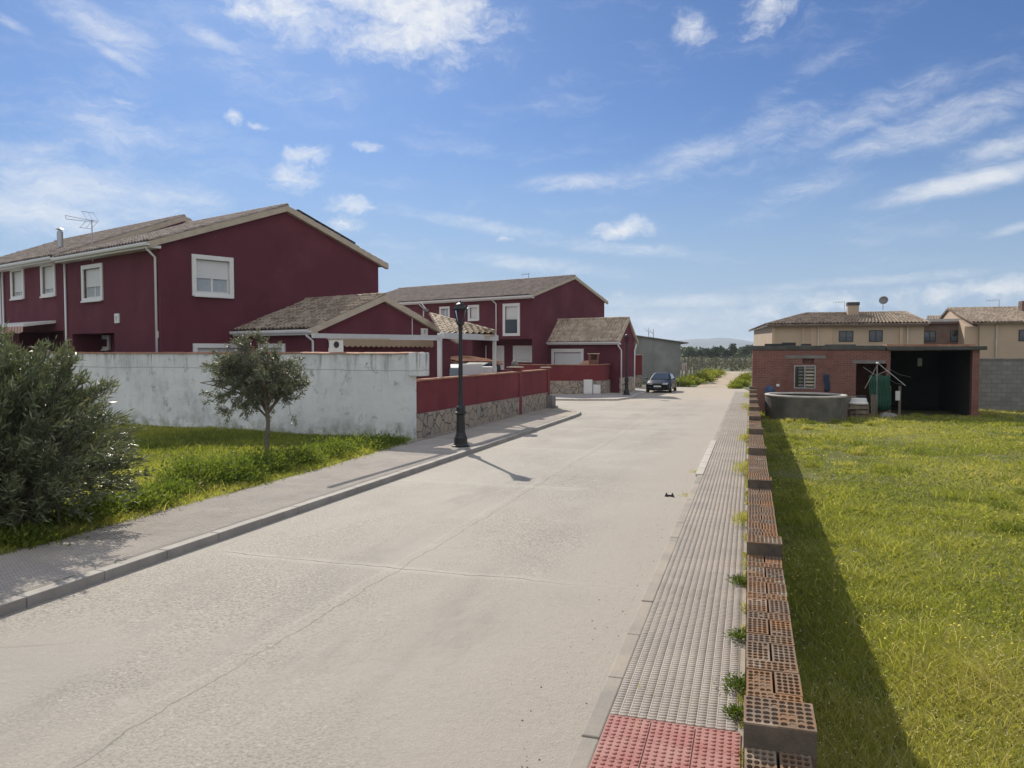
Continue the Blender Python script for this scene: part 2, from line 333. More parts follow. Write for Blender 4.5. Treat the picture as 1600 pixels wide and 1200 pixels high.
def m_road():
    t = NT('brushed_concrete_road'); n = t.noise(.35, 6, .6); col = t.mix(t.ramp(n, .3, .7), (.40, .368, .32), (.345, .318, .28))
    col = t.mix(t.ramp(t.noise(.12, 4, .5, t.mp((2.2, .6, 1))), .45, .7, 0, .55), col, (.42, .37, .31))
    rg = t.ramp(t.noise(.33, 5, .6, t.mp((1.3, .7, 1))), .38, .62, .12, 1); col = t.mix(t.math('MULTIPLY', rg, t.ramp(t.noise(34, 5, .8), .45, .62, 0, .85)), col, (.17, .15, .125)); col = t.mix(t.math('MULTIPLY', rg, t.ramp(t.noise(22, 3, .7), .58, .68, 0, .7)), col, (.58, .53, .46))
    col = t.mix(t.ramp(t.noise(2.3, 7, .7), .58, .72, 0, .35), col, (.24, .22, .19))
    s = t.n('ShaderNodeSeparateXYZ'); wv = t.n('ShaderNodeVectorMath', operation='ADD'); t.l(t.tc.outputs['Object'], wv.inputs[0])
    q = t.n('ShaderNodeVectorMath', operation='SCALE'); t.l(t.noise(1.6, 4, .6, None, 1), q.inputs[0]); q.inputs['Scale'].default_value = .22; t.l(q.outputs[0], wv.inputs[1]); t.l(wv.outputs[0], s.inputs[0])
    x, y = s.outputs[0], s.outputs[1]
    fr = t.math('ABSOLUTE', t.math('SUBTRACT', t.math('FRACT', t.math('DIVIDE', t.math('ADD', y, .7), 6.2)), .5))
    jt = t.ramp(fr, .0030, .0007); jb = t.ramp(fr, .03, .004); jl = t.ramp(t.math('ABSOLUTE', t.math('ADD', x, 3.95)), .014, .004)
    gate = t.ramp(t.noise(.5, 3), .34, .46); col = t.mix(t.math('MULTIPLY', jb, t.math('MULTIPLY', gate, .45)), col, (.50, .455, .39)); col = t.mix(t.math('MULTIPLY', t.ramp(t.math('ABSOLUTE', t.math('ADD', x, 4.1)), .035, .005), t.math('MULTIPLY', gate, .22)), col, (.50, .465, .41)); col = t.mix(t.ramp(t.noise(.55, 6, .65, t.mp((1.6, .45, 1))), .53, .7, 0, .6), col, (.265, .242, .215)); col = t.mix(t.ramp(t.noise(1.5, 6, .7), .6, .72, 0, .5), col, (.46, .425, .375)); tr = t.math('ABSOLUTE', t.math('SUBTRACT', t.math('ABSOLUTE', t.math('ADD', x, 3.6)), .85)); col = t.mix(t.math('MULTIPLY', t.ramp(tr, .45, .05), t.ramp(t.noise(.8, 5, .6, t.mp((2, .25, 1))), .4, .7, 0, .28)), col, (.24, .225, .205))
    col = t.mix(t.math('MULTIPLY', t.math('MAXIMUM', jt, t.math('MULTIPLY', jl, .6)), t.math('MULTIPLY', gate, .9)), col, (.12, .135, .115))
    v = t.n('ShaderNodeTexVoronoi', feature='DISTANCE_TO_EDGE'); v.inputs['Scale'].default_value = .3; t.l(wv.outputs[0], v.inputs['Vector'])
    col = t.mix(t.math('MULTIPLY', t.ramp(v.outputs[0], .007, .002), t.ramp(t.noise(.35, 3), .55, .68, 0, .35)), col, (.17, .155, .135))
    # drifted sand along the right kerb
    e = t.math('ADD', x, t.math('MULTIPLY', t.math('SUBTRACT', t.noise(.9, 5), .5), 1.5))
    col = t.mix(t.math('MULTIPLY', t.ramp(e, -2.6, -1.5), .8), col, t.mix(t.noise(14, 5), (.42, .375, .32), (.345, .31, .265)))
    e2 = t.math('ADD', y, t.math('MULTIPLY', t.noise(.3, 4), 10)); col = t.mix(t.ramp(e2, 40, 62, 0, .7), col, (.43, .36, .28))
    t.col(col); t.bump(t.math('ADD', t.noise(55, 4, .75), t.noise(9, 4)), .7, .016); return t.set(.8, 0, .35)
M_ROAD = m_road()
def m_pave():
    t = NT('ribbed_paving'); n = t.noise(.9, 5); col = t.mix(t.ramp(n, .3, .7), (.40, .365, .335), (.34, .315, .295)); 
    v = t.n('ShaderNodeTexBrick'); v.offset = 0; v.inputs['Scale'].default_value = 1; v.inputs['Brick Width'].default_value = .335; v.inputs['Row Height'].default_value = .32; v.inputs['Mortar Size'].default_value = .004
    v.inputs['Color1'].default_value = (.9, .88, .86, 1); v.inputs['Color2'].default_value = (1.1, 1.05, 1.0, 1); v.inputs['Mortar'].default_value = (.6, .6, .6, 1); t.l(t.tc.outputs['Object'], v.inputs['Vector'])
    col = t.mix(.8, col, v.outputs[0], 'MULTIPLY'); col = t.mix(t.ramp(t.noise(1.6, 6, .7), .5, .68, 0, .75), col, (.44, .375, .30)); col = t.mix(t.ramp(t.noise(.8, 6, .7), .52, .7, 0, .6), col, (.21, .195, .185)); t.col(col); t.bump(t.noise(80, 4), .2, .01); return t.set(.8)
M_PAVE = m_pave()
M_BED = simple('dark_groove', (.26, .235, .205), .3, 2.0, .9)  # bed between the paving ribs, a darker tone than the ribs
M_GROUT = simple('sandy_grout', (.42, .37, .30), .35, 2.0, .9)
M_REDPAVE = simple('red_tactile_tile', (.36, .135, .12), .3, 5, .75, c2=(.42, .22, .19))
M_KERB = simple('kerb_concrete', (.37, .345, .31), .35, 2.5, .8, 0, .3, c2=(.27, .25, .225))
M_KERBD = simple('stained_kerb', (.27, .25, .225), .45, 1.3, .85, 0, .4, c2=(.40, .345, .28))
M_KERBW = simple('pale_kerb_block', (.56, .52, .46), .25, 3, .8, 0, .3)
M_EARTH = simple('dry_earth', (.30, .235, .165), .35, .6, .95, 0, .5)
M_TRACK = simple('dirt_track', (.46, .37, .275), .25, .4, .95, 0, .4)
M_SOIL = simple('weedy_soil', (.12, .125, .035), .45, .8, .95, 0, .6, c2=(.15, .135, .055))
M_FARF = simple('far_meadow', (.08, .10, .04), .4, .03, .95, 0, 0, c2=(.12, .12, .06))
M_HILL = simple('scrub_hills', (.10, .13, .15), .3, .001, .95, 0, 0)

def m_leaf(name, ramp, rough=.5, trans=.35, spec=.4):
    t = NT(name); at = t.n('ShaderNodeAttribute', attribute_name='rnd'); cr = t.n('ShaderNodeValToRGB'); t.l(at.outputs['Fac'], cr.inputs[0])
    els = cr.color_ramp.elements
    while len(els) < len(ramp): els.new(.5)
    for e, (p, c) in zip(els, ramp): e.position = p; e.color = (*c, 1)
    t.col(cr.outputs[0]); t.set(rough, 0, spec)
    tr = t.n('ShaderNodeBsdfTranslucent'); t.l(t.mix(1, cr.outputs[0], (1.35, 1.35, .8), 'MULTIPLY'), tr.inputs[0]); mx = t.n('ShaderNodeMixShader'); mx.inputs[0].default_value = trans
    t.l(t.b.outputs[0], mx.inputs[1]); t.l(tr.outputs[0], mx.inputs[2]); t.l(mx.outputs[0], t.t.nodes['Material Output'].inputs[0]); return t.m
M_GRASS = m_leaf('meadow_grass', [(0, (.13, .165, .034)), (.35, (.275, .30, .058)), (.65, (.40, .39, .095)), (.88, (.47, .43, .16)), (1, (.46, .40, .21))], .6, .55, .2)
M_YELLOW = simple('yellow_petals', (.75, .6, .04), .1, 5, .6, 0, 0)
M_BROAD = m_leaf('broad_weed_leaves', [(0, (.13, .17, .03)), (.5, (.21, .245, .045)), (1, (.30, .30, .07))], .6, .5, .2)
M_WEED = m_leaf('weed_leaves', [(0, (.055, .095, .018)), (.5, (.11, .16, .028)), (1, (.19, .22, .045))], .6, .42, .25)
M_OLEA = m_leaf('oleander_leaves', [(0, (.068, .088, .048)), (.5, (.135, .16, .088)), (.9, (.21, .225, .13)), (1, (.20, .185, .11))], .42, .22, .5)
M_TREEL = m_leaf('tree_leaves', [(0, (.10, .115, .075)), (.6, (.17, .185, .125)), (1, (.24, .24, .165))], .5, .22, .35)
M_FARTREE = m_leaf('distant_leaves', [(0, (.045, .065, .032)), (1, (.10, .125, .06))], .6, .2, .3)
M_BARK = simple('bark', (.20, .165, .13), .4, 12, .9, 0, .6)

def m_brick(name, c1, c2, mo, bw=.25, rh=.08):
    t = NT(name); s = t.n('ShaderNodeSeparateXYZ'); t.l(t.tc.outputs['Object'], s.inputs[0]); cb = t.n('ShaderNodeCombineXYZ'); t.l(t.math('ADD', s.outputs[0], s.outputs[1]), cb.inputs[0]); t.l(s.outputs[2], cb.inputs[1])
    b = t.n('ShaderNodeTexBrick'); t.l(cb.outputs[0], b.inputs['Vector']); b.inputs['Scale'].default_value = 1; b.inputs['Brick Width'].default_value = bw; b.inputs['Row Height'].default_value = rh; b.inputs['Mortar Size'].default_value = .009
    b.inputs['Color1'].default_value = (*c1, 1); b.inputs['Color2'].default_value = (*c2, 1); b.inputs['Mortar'].default_value = (*mo, 1)
    col = t.mix(t.ramp(t.noise(1.2, 6, .65), .45, .75, 0, .6), b.outputs[0], tuple(x * .55 for x in c1)); t.col(col); t.bump(b.outputs[1], -.5, .01); return t.set(.85, 0, .3)
M_BRICK = m_brick('shed_brick', (.24, .09, .065), (.17, .068, .055), (.19, .155, .135))
M_BBRICK = m_brick('brown_facing_brick', (.20, .12, .09), (.17, .10, .08), (.22, .18, .15))
M_BLOCK = m_brick('grey_concrete_block', (.24, .235, .22), (.19, .185, .175), (.13, .125, .115), .42, .21)
M_HBRICK = NT('perforated_clay')
_n = M_HBRICK.mix(M_HBRICK.ramp(M_HBRICK.noise(2.6, 6, .7), .35, .65), (.27, .135, .06), (.20, .135, .085)); _n = M_HBRICK.mix(M_HBRICK.ramp(M_HBRICK.noise(5.5, 7, .72), .56, .68, 0, .8), _n, (.42, .37, .30))
_n = M_HBRICK.mix(M_HBRICK.ramp(M_HBRICK.noise(1.7, 6, .7), .56, .68, 0, .75), _n, (.08, .062, .05)); _h = M_HBRICK.n('ShaderNodeTexWhiteNoise', noise_dimensions='3D'); _s = M_HBRICK.n('ShaderNodeVectorMath', operation='SNAP'); _s.inputs[1].default_value = (.12, .124, 1); M_HBRICK.l(M_HBRICK.tc.outputs['Object'], _s.inputs[0]); M_HBRICK.l(_s.outputs[0], _h.inputs[0]); _n = M_HBRICK.mix(M_HBRICK.ramp(_h.outputs[0], .2, .95, 0, .75), _n, (.17, .13, .10)); _n = M_HBRICK.mix(M_HBRICK.ramp(_h.outputs[0], .12, .0, 0, .6), _n, (.33, .27, .21)); M_HBRICK.col(_n); M_HBRICK.bump(M_HBRICK.noise(60, 4), .4, .008); M_HBRICK = M_HBRICK.set(.85, 0, .3)
M_PIER = simple('dark_mortar', (.15, .115, .085), .5, 4, .9, 0, .5, c2=(.055, .045, .038))  # pier bodies in a darker mortar tone than the bricks
M_RENDER = simple('beige_render', (.47, .365, .265), .12, .5, .85)
M_PEACH = simple('peach_render', (.52, .39, .28), .1, .5, .85)
M_CONC = simple('grey_concrete', (.23, .22, .205), .35, 1.6, .85, 0, .4)
M_CONCD = simple('dark_stained_concrete', (.10, .10, .09), .45, 1.8, .9, 0, .4)
M_METAL = simple('galvanised_steel', (.42, .43, .44), .15, 6, .4, .8, .05)
M_WOOD = simple('grey_weathered_wood', (.24, .19, .14), .4, 6, .85, 0, .3)
M_GRSHED = m_plaster('grey_green_render', (.25, .26, .245), (.20, .21, .20))

# ================================================================== SETTING: ground, road, pavements
def sheet(name, pts_list, m, dz):
    mb = MB()
    for pts in pts_list: mb.poly(*[(p[0], p[1], gz(p[1]) + dz) for p in pts])
    return kind(mb.build(name, m, org=(0, 0, 0)), 'structure')
sheet('ground', [[(-9000, -60), (9000, -60), (9000, 60), (-9000, 60)], [(-9000, 60), (9000, 60), (9000, 12000), (-9000, 12000)]], M_FARF, -.03)
sheet('road', [[(-48, -8), (.05, -8), (.05, 60), (-48, 60)], [(-10, 60), (.05, 60), (-.6, 66.5), (-7, 66)]], M_ROAD, 0)
sheet('dirt_track', [[G(1086, 606)[:2], G(1149, 606)[:2], G(1161, 589)[:2], G(1114, 588)[:2]], [G(1114, 588)[:2], G(1161, 589)[:2], G(1172, 581)[:2], G(1113, 580.5)[:2]], [G(1172, 581)[:2] + A(0, 0), (40, 118), (40, 132), G(1113, 580.5)[:2]]], M_TRACK, .004)

def slab(name, pts, z0, z1, m):
    mb = MB(); mb.prism(pts, z0, z1, True); return kind(mb.build(name, m, org=(0, 0, 0)), 'structure')
WA, WB = G(645, 693)[:2], G(858, 640)[:2]              # red wall base line
corner = [(-7.1, 31.5), (-7.13, 33.0), (-7.3, 34.2), (-7.75, 35.3), (-8.4, 36.2), (-9.1, 36.8)]
inn = [(-7.26, 31.5), (-7.29, 32.95), (-7.45, 34.1), (-7.87, 35.15), (-8.48, 36.03), (-9.1, 36.6)]
slab('left_pavement', [(-7.26, -6)] + inn + [(-9.6, 36.6), (-9.8, 21), (-9.3, 15.5), (-9.15, 7), (-9.2, -6)], -.05, .105, M_GROUT)
mb = MB()
yy = -6.0
while yy < 31.4:                                         # kerb stones one metre long with open joints
    mb.prism([(-7.1, yy + .005), (-7.1, yy + .995), (-7.255, yy + .995), (-7.255, yy + .005)], -.05, .112 + rng.normal(0, .002), True); yy += 1
for i in range(len(corner) - 1): mb.prism([corner[i], corner[i + 1], inn[i + 1], inn[i]], -.05, .112, True)
kind(mb.build('left_kerb', M_KERB, org=(0, 0, 0), bevel=.012), 'structure')
slab('lawn', [(-9.0, -6), (-8.98, 7), (-9.2, 15.5), (-9.8, 21), (-45, 22.2), (-45, -6)], -.05, .09, M_SOIL)
slab('right_pavement', [(-.93, -3), (-.93, 60), (0, 60), (0, -3)], -.05, .041, M_GROUT)
mb = MB(); mb.prism([(-.925, 5.36), (-.05, 5.36), (-.05, 58), (-.925, 58)], .0, .045, True); kind(mb.build('paving_bed', M_BED, org=(0, 0, 0)), 'structure')
mb = MB()
yy = -3.0
while yy < 60:
    raised = 17 < yy < 23.2
    if not raised: mb.prism([(-1.06, yy + .004), (-.932, yy + .004), (-.932, yy + .996), (-1.06, yy + .996)], -.05, .042 + rng.normal(0, .003), True)
    yy += 1
kind(mb.build('right_kerb', M_KERBD, org=(0, 0, 0), bevel=.012), 'structure')
mb = MB(); yy = 17.0
while yy < 23.6:
    mb.prism([(-1.1, yy + .02), (-.935, yy + .02), (-.935, yy + .48), (-1.1, yy + .48)], -.05, .062, True); yy += .5
kind(mb.build('kerb_blocks', M_KERBW, org=(0, 0, 0), bevel=.012), 'structure')
slab('field', [(.2, -4), (.2, 75), (70, 75), (70, -4)], -.2, .05, M_SOIL)

def ribs(name, x0, x1, y0, y1, z, m, skip=None, px=.067, py=.043, wx=.0605, wy=.027, h=.0032):
    xs = np.arange(x0, x1 - px * .9, px); ys = np.arange(y0, y1 - py, py); X, Y = np.meshgrid(xs, ys); X, Y = X.ravel(), Y.ravel()
    if skip is not None: k = skip(X, Y); X, Y = X[k], Y[k]
    X = X + rng.normal(0, .0008, len(X)); n = len(X); b = np.zeros((n, 8, 3)); tilt = (rng.random(n) - .5) * .002
    for i, (dx, dy, dz) in enumerate([(0, 0, 0), (1, 0, 0), (1, 1, 0), (0, 1, 0), (.06, .15, 1), (.94, .15, 1), (.94, .85, 1), (.06, .85, 1)]):
        b[:, i, 0] = X + dx * wx; b[:, i, 1] = Y + dy * wy; b[:, i, 2] = z - GS * np.maximum(Y, -20) + dz * h - (1 - dz) * .004 + tilt
    f = np.array([[4, 5, 6, 7], [0, 1, 5, 4], [1, 2, 6, 5], [2, 3, 7, 6], [3, 0, 4, 7]])
    F = (np.arange(n)[:, None, None] * 8 + f[None]).reshape(-1, 4)
    mb = MB()
    for x in xs[1:]:
        a = x - (px - wx) * .5; ok = [q for q in np.arange(y0, y1 - .3, .335) if skip is None or skip(np.array([a]), np.array([q]))[0]]
        if ok: mb.prism([(a - .0035, min(ok)), (a + .0035, min(ok)), (a + .0035, max(ok) + .335), (a - .0035, max(ok) + .335)], z - .01, z + h * .55, False); mb.v[-8:] = [(p[0], p[1], p[2] - GS * p[1]) for p in mb.v[-8:]]
    kind(mb.build('paving_joints', M_GROUTP, org=(0, 0, 0)), 'structure')
    return kind(fast_mesh(name, b.reshape(-1, 3), F, np.full(len(F), 4), m), 'structure')
M_GROUTP = simple('pale_joint_sand', (.56, .50, .41), .25, 1.2, .9)
ribs('right_paving_ribs', -.925, -.045, 5.36, 58, .046, M_PAVE)
def lk(X, Y): return X > np.interp(Y, [7, 15.5, 21, 36], [-9.05, -9.2, -9.5, -9.4]) + .1
mb = MB(); mb.prism([(-7.275, 2), (-7.275, 31.45), (-9.3, 31.45), (-9.4, 21), (-9.1, 15.5), (-9.05, 2)], .0, .1075, True); kind(mb.build('left_paving_bed', M_BED, org=(0, 0, 0)), 'structure')
ribs('left_paving_ribs', -9.25, -7.28, 2.0, 31.4, .108, M_PAVE, lk, h=.0035)
mb = MB()                                                # red tactile slabs with studs
for i in range(3):
    for j in range(4):
        x0, y0 = -.925 + i * .3, 5.33 - (j + 1) * .3
        mb.box(x0 + .004, x0 + .296, y0 + .004, y0 + .296, .0, .055 - GS * y0)
        for a in range(6):
            for b in range(6): mb.lathe((x0 + .025 + a * .05, y0 + .025 + b * .05, .055 - GS * y0 - .001), [(.0165, 0), (.0155, .006), (.010, .0085)], 8)
kind(mb.build('tactile_paving', M_REDPAVE, org=(0, 0, 0)), 'structure')

# ================================================================== RIGHT WALL of perforated bricks
_cg = np.random.default_rng(5).random((16, 400))
def clog(x, y):
    i, j = x / .09, y / .09; a, b = int(i), int(j); fx_, fy_ = i - a, j - b; g = lambda p, q: _cg[p % 16, q % 400]
    return (g(a, b) * (1 - fx_) + g(a + 1, b) * fx_) * (1 - fy_) + (g(a, b + 1) * (1 - fx_) + g(a + 1, b + 1) * fx_) * fy_ > .69
def perforated(out, x0, x1, y0, y1, z, nx, ny, dep=.12, fill=.1):
    ang = np.arange(8) * math.pi / 4 + math.pi / 8; cw, ch = (x1 - x0 - .012) / nx, (y1 - y0 - .012) / ny
    m = .006
    for q in ([(x0, y0), (x1, y0), (x1 - m, y0 + m), (x0 + m, y0 + m)], [(x1, y0), (x1, y1), (x1 - m, y1 - m), (x1 - m, y0 + m)], [(x1, y1), (x0, y1), (x0 + m, y1 - m), (x1 - m, y1 - m)], [(x0, y1), (x0, y0), (x0 + m, y0 + m), (x0 + m, y1 - m)]):
        out.poly(*[(p[0], p[1], z) for p in q])
    for (a, b) in (((x0, y0), (x1, y0)), ((x1, y0), (x1, y1)), ((x1, y1), (x0, y1)), ((x0, y1), (x0, y0))): out.poly((*a, z - .124), (*b, z - .124), (*b, z), (*a, z))
    for i in range(nx):
        for j in range(ny):
            cx, cy = x0 + m + (i + .5) * cw, y0 + m + (j + .5) * ch; d = .002 + .006 * rng.random() if (clog(cx + .1, cy) or rng.random() < fill * .4) else dep * (.6 + .4 * rng.random())
            corners = [(cx + cw / 2, cy + ch / 2), (cx - cw / 2, cy + ch / 2), (cx - cw / 2, cy - ch / 2), (cx + cw / 2, cy - ch / 2)]
            k = len(out.v); r = rng.normal(.425, .018)
            o = [(cx + cw * r * math.cos(t) * 1.04, cy + ch * r * math.sin(t) * 1.04) for t in ang]
            out.v += [(*p, z) for p in corners] + [(*p, z) for p in o] + [(*p, z - d) for p in o]
            # corner q owns the octagon edge inside it; quads join neighbouring corners
            for q in range(4):
                out.f.append((k + q, k + 4 + 2 * q, k + 5 + 2 * q)) if False else None
            for q in range(4):
                a, b = 2 * q, (2 * q + 1) % 8; out.f.append((k + q, k + 4 + b, k + 4 + a))
                a2 = (2 * q + 2) % 8; out.f.append((k + q, k + (q + 1) % 4, k + 4 + a2, k + 4 + b))
            for q in range(8): out.f.append((k + 4 + q, k + 4 + (q + 1) % 8, k + 12 + (q + 1) % 8, k + 12 + q))
            out.f.append(tuple(range(k + 12, k + 20)))
WT = 1.06; WEND = 34.4
bw = thing('brick_wall', 'long low wall of perforated hollow bricks between the pavement and the meadow', 'wall', (0, 0, 0))
mb = MB(); mb.prism([(.004, -2), (.236, -2), (.236, WEND), (.004, WEND)], -.1, WT - .125); 
mb.v = [(x, y, (WT - .125) if z > .5 else z - .35) for x, y, z in mb.v]
mb.build('wall_body', M_HBRICK, bw)
piers = [3.07 + 2.97 * k for k in range(11)]
mb = MB(); y = 1.0
while y < WEND - .3:
    j = rng.normal(0, .0015)
    if not any(p - .25 < y + .01 < p + .3 for p in piers) or True:
        perforated(mb, .0 + j, .1155 + j, y, y + .242, WT + rng.normal(0, .0018), 4, 6, fill=.1); perforated(mb, .1275 + j, .2415 + j, y, y + .242, WT + rng.normal(0, .0018), 4, 6, fill=.1)
        j = rng.normal(0, .0018); perforated(mb, j, .24 + j, y + .25, y + .364, WT + rng.normal(0, .0018), 8, 3, fill=.12)
    y += .372
mb.build('perforated_bricks', M_HBRICK, bw)
for i, p in enumerate(piers):
    mb = MB(); w1 = .262 if i == 0 else .25
    mb.box(-.0055, w1 - .0005, p - .004, p + .24, .0 - .3, WT + .0905); mb.build('pier', M_PIER, bw); mb = MB(); perforated(mb, -.006, w1, p, p + .243, WT + .098, 8, 6, .07, .25)
    mb.build('pier_brick', M_HBRICK, bw)

# ================================================================== BRICK SHED at the end of the wall
SF = Fr((.2, 36.0), (1, 0, 0)); ZG = gz(36) + .05
shed = thing('brick_shed', 'low old brick shed with a barred window, a doorway and a dark open bay', 'shed', SF.pt(6, ZG))
u = lambda x: SF.u(x); zt = SF.z(1280, 547)
uL, uM, uR, uE = u(1176), u(1386), u(1520), u(1531)
wi = SF.rect(1241, 571, 1274, 607); do = SF.rect(1338, 568, 1384, 645); ve = SF.rect(1254, 560, 1272, 569)
mb = MB(); mb.wall(SF, uL, uM, ZG - .1, zt, [(wi[0], wi[1], wi[2], wi[3], .22), (ve[0], ve[1], ve[2], ve[3], .2), (do[0], do[1], ZG - .05, do[3], 2.2)])
for (a, b) in ((uL, -6), (uM, -6)): mb.poly(SF.pt(a, ZG - .1, 0), SF.pt(a, ZG - .1, b), SF.pt(a, zt, b), SF.pt(a, zt, 0))
mb.poly(SF.pt(uL, ZG - .1, -6), SF.pt(uM, ZG - .1, -6), SF.pt(uM, zt, -6), SF.pt(uL, zt, -6))
mb.build('wall', M_BRICK, shed)
mb = MB(); mb.fbox(SF, uM - .001, uM + .14, ZG - .1, zt, -6, .004); mb.build('bay_wall', M_BRICK, shed); mb = MB(); mb.fbox(SF, uR, uE, ZG - .1, zt, -6, .0); mb.build('bay_wall', M_BRICK, shed)
mb = MB(); mb.fbox(SF, uM + .141, uR - .001, ZG - .1, zt - .01, -6, -5.8); mb.fbox(SF, uM + .141, uM + .16, ZG - .1, zt - .01, -5.799, -.15); mb.fbox(SF, uR - .02, uR - .001, ZG - .1, zt - .01, -5.799, -.3); mb.fbox(SF, uM + .161, uR - .021, zt - .03, zt - .011, -5.799, -.1); mb.build('shade_lining', simple('painted_shade_render', (.03, .027, .026), .4, 1.5, .9), shed)  # near-black bay lining: the bay's shade is painted into its colour
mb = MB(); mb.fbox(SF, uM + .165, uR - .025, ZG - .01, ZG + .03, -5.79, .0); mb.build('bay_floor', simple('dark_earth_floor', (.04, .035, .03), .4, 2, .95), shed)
mb = MB(); mb.fbox(SF, uL - .12, uM - .05, zt + .002, SF.z(1280, 540), -6.1, .05); mb.fbox(SF, uM - .03, u(1541), zt + .002, SF.z(1450, 541), -6.1, .16); mb.build('roof_slab', M_CONCD, shed, bevel=.02)
mb = MB()
for x0, x1, y0, y1, n in ((1195, 1226, 537, 541, .1), (1222, 1244, 535, 541, -.2), (1252, 1268, 537, 541, 0), (1290, 1340, 538, 541, -.4)):
    q = SF.rect(x0, y0, x1, y1); mb.fbox(SF, q[0], q[1], q[2], q[3], n - .9, n - .05)
mb.build('roofing_sheet', M_DARK, shed, bevel=.02)
mb = MB(); mb.fbox(SF, u(1386), u(1525), SF.z(1400, 541) + .004, SF.z(1400, 538), -1.3, -.1); mb.build('coping_tile', M_TERRA, shed)
for x0, x1, y0, y1 in ((1227, 1290, 555.5, 560), (1332, 1383, 563, 568)):
    mb = MB(); q = SF.rect(x0, y0, x1, y1); mb.fbox(SF, q[0], q[1], q[2], q[3], -.15, .015); mb.build('lintel', M_CONC, shed)
win = MB(); W = .04
for a, b, c, d in ((wi[0], wi[0] + W, wi[2], wi[3]), (wi[1] - W, wi[1], wi[2], wi[3]), ((wi[0] + wi[1]) / 2 - W / 2, (wi[0] + wi[1]) / 2 + W / 2, wi[2], wi[3])): win.fbox(SF, a, b, c, d, -.1, .03)
win.fbox(SF, wi[0] + W, wi[1] - W, wi[3] - W, wi[3], -.1, .028); win.fbox(SF, wi[0] + W, wi[1] - W, wi[2], wi[2] + W, -.1, .028)
win = win.build('window', M_METAL, shed)
mb = MB(); mb.fbox(SF, wi[0] + .02, wi[1] - .02, wi[2], wi[3], -.17, -.15); mb.build('pane', M_GLASS, win)
for side in (0, 1):
    mb = MB(); a = wi[0] + W if side == 0 else (wi[0] + wi[1]) / 2 + W; b = a + (wi[1] - wi[0]) / 2 - 2 * W
    for k in range(6):
        z = wi[2] + .1 + k * (wi[3] - wi[2] - .12) / 6; mb.fbox(SF, a + (.15 if side == 0 else .0), b, z, z + .085, -.12, -.08)
    mb.build('slat', M_CREAM if side else M_CONC, win)
# green cloth and clutter by the doorway
def panel_cloth(name, label, cat, F, q, n, m, fold=.03, k=9):
    mb = MB(); rows = 6; us = np.linspace(q[0], q[1], k * 4)
    for r in range(rows + 1):
        zz = q[2] + (q[3] - q[2]) * r / rows
        for i, uu in enumerate(us): mb.v.append(tuple(F.pt(uu + .03 * math.sin(r), zz - .03 * math.sin(i * .3), n + fold * math.sin(i * 1.5 + r * .4))))
    m0 = len(us)
    for r in range(rows):
        for i in range(m0 - 1): a = r * m0 + i; mb.f.append((a, a + 1, a + m0 + 1, a + m0))
    o = mb.build(name, m, smooth=True); s = o.modifiers.new('thick', 'SOLIDIFY'); s.thickness = .012
    return tag(o, label, cat)
M_GREEN = simple('dark_green_tarpaulin', (.012, .085, .05), .35, 3, .7)
M_BLUE = simple('blue_plastic', (.03, .07, .15), .2, 4, .5)
panel_cloth('green_tarpaulin', 'dark green tarpaulin hanging at the left of the dark open bay', 'tarpaulin', SF, SF.rect(1357, 586, 1389, 640), .35, M_GREEN)
panel_cloth('blue_cloth', 'narrow blue cloth hanging on the brick shed right of its window', 'cloth', SF, SF.rect(1288, 584, 1296, 611), .05, simple('navy_cloth', (.03, .05, .09), .2, 6, .9), .015, 3)
o = MB(); c = SF.pt(u(1203), ZG, .5); o.lathe(c, [(.14, 0), (.2, .05), (.21, .3), (.21, .34), (.2, .36), (.21, .38), (.21, .85), (.19, .95), (.08, 1.0), (.08, 1.03)], 20)
zc = SF.z(1203, 606) + .12; o.v = [(x, y, z * 1.0 + (zc - (ZG + 1.03))) for x, y, z in o.v]; o.v = [(x, y, max(z, ZG - .02)) for x, y, z in o.v]
tag(o.build('blue_barrel', M_BLUE, smooth=True), 'blue plastic barrel behind the round trough against the shed wall', 'barrel')
o = MB(); q = SF.rect(1213, 600, 1218, 604); o.fbox(SF, q[0], q[1], q[2], q[3], 0, .06); tag(o.build('wall_socket_box', M_WHITE, bevel=.01), 'small white socket box on the brick shed above the blue barrel', 'socket box')
# round trough
tp = A(*(SF.pt(u(1253), 0, 2.6))); RT = 1.55; ZR = .86
tr = thing('round_trough', 'round grey concrete water trough with a pale rim beside the end of the brick wall', 'trough', (tp[0], tp[1], ZG))
mb = MB(); mb.lathe((tp[0], tp[1], ZG - .1), [(RT, 0), (RT + .01, ZR - ZG + .02), (RT - .16, ZR - ZG + .02), (RT - .17, .35), (.01, .33)], 48); mb.build('basin', simple('mossy_concrete', (.17, .155, .13), .5, 1.4, .9, 0, .4, c2=(.075, .075, .06)), tr, smooth=False)
mb = MB(); mb.lathe((tp[0], tp[1], ZR - .075), [(RT + .02, 0), (RT + .035, .05), (RT + .01, .075), (RT - .13, .075), (RT - .15, .05), (RT - .15, 0)], 48); mb.build('rim', M_KERBW, tr)
mb = MB(); mb.lathe((tp[0], tp[1], ZG), [(RT - .165, .4), (RT - .163, ZR - ZG - .08), (RT - .175, ZR - ZG - .08), (RT - .18, .4)], 48); mb.build('inner_lining', simple('red_oxide_paint', (.55, .22, .15), .3, 3, .8), tr)
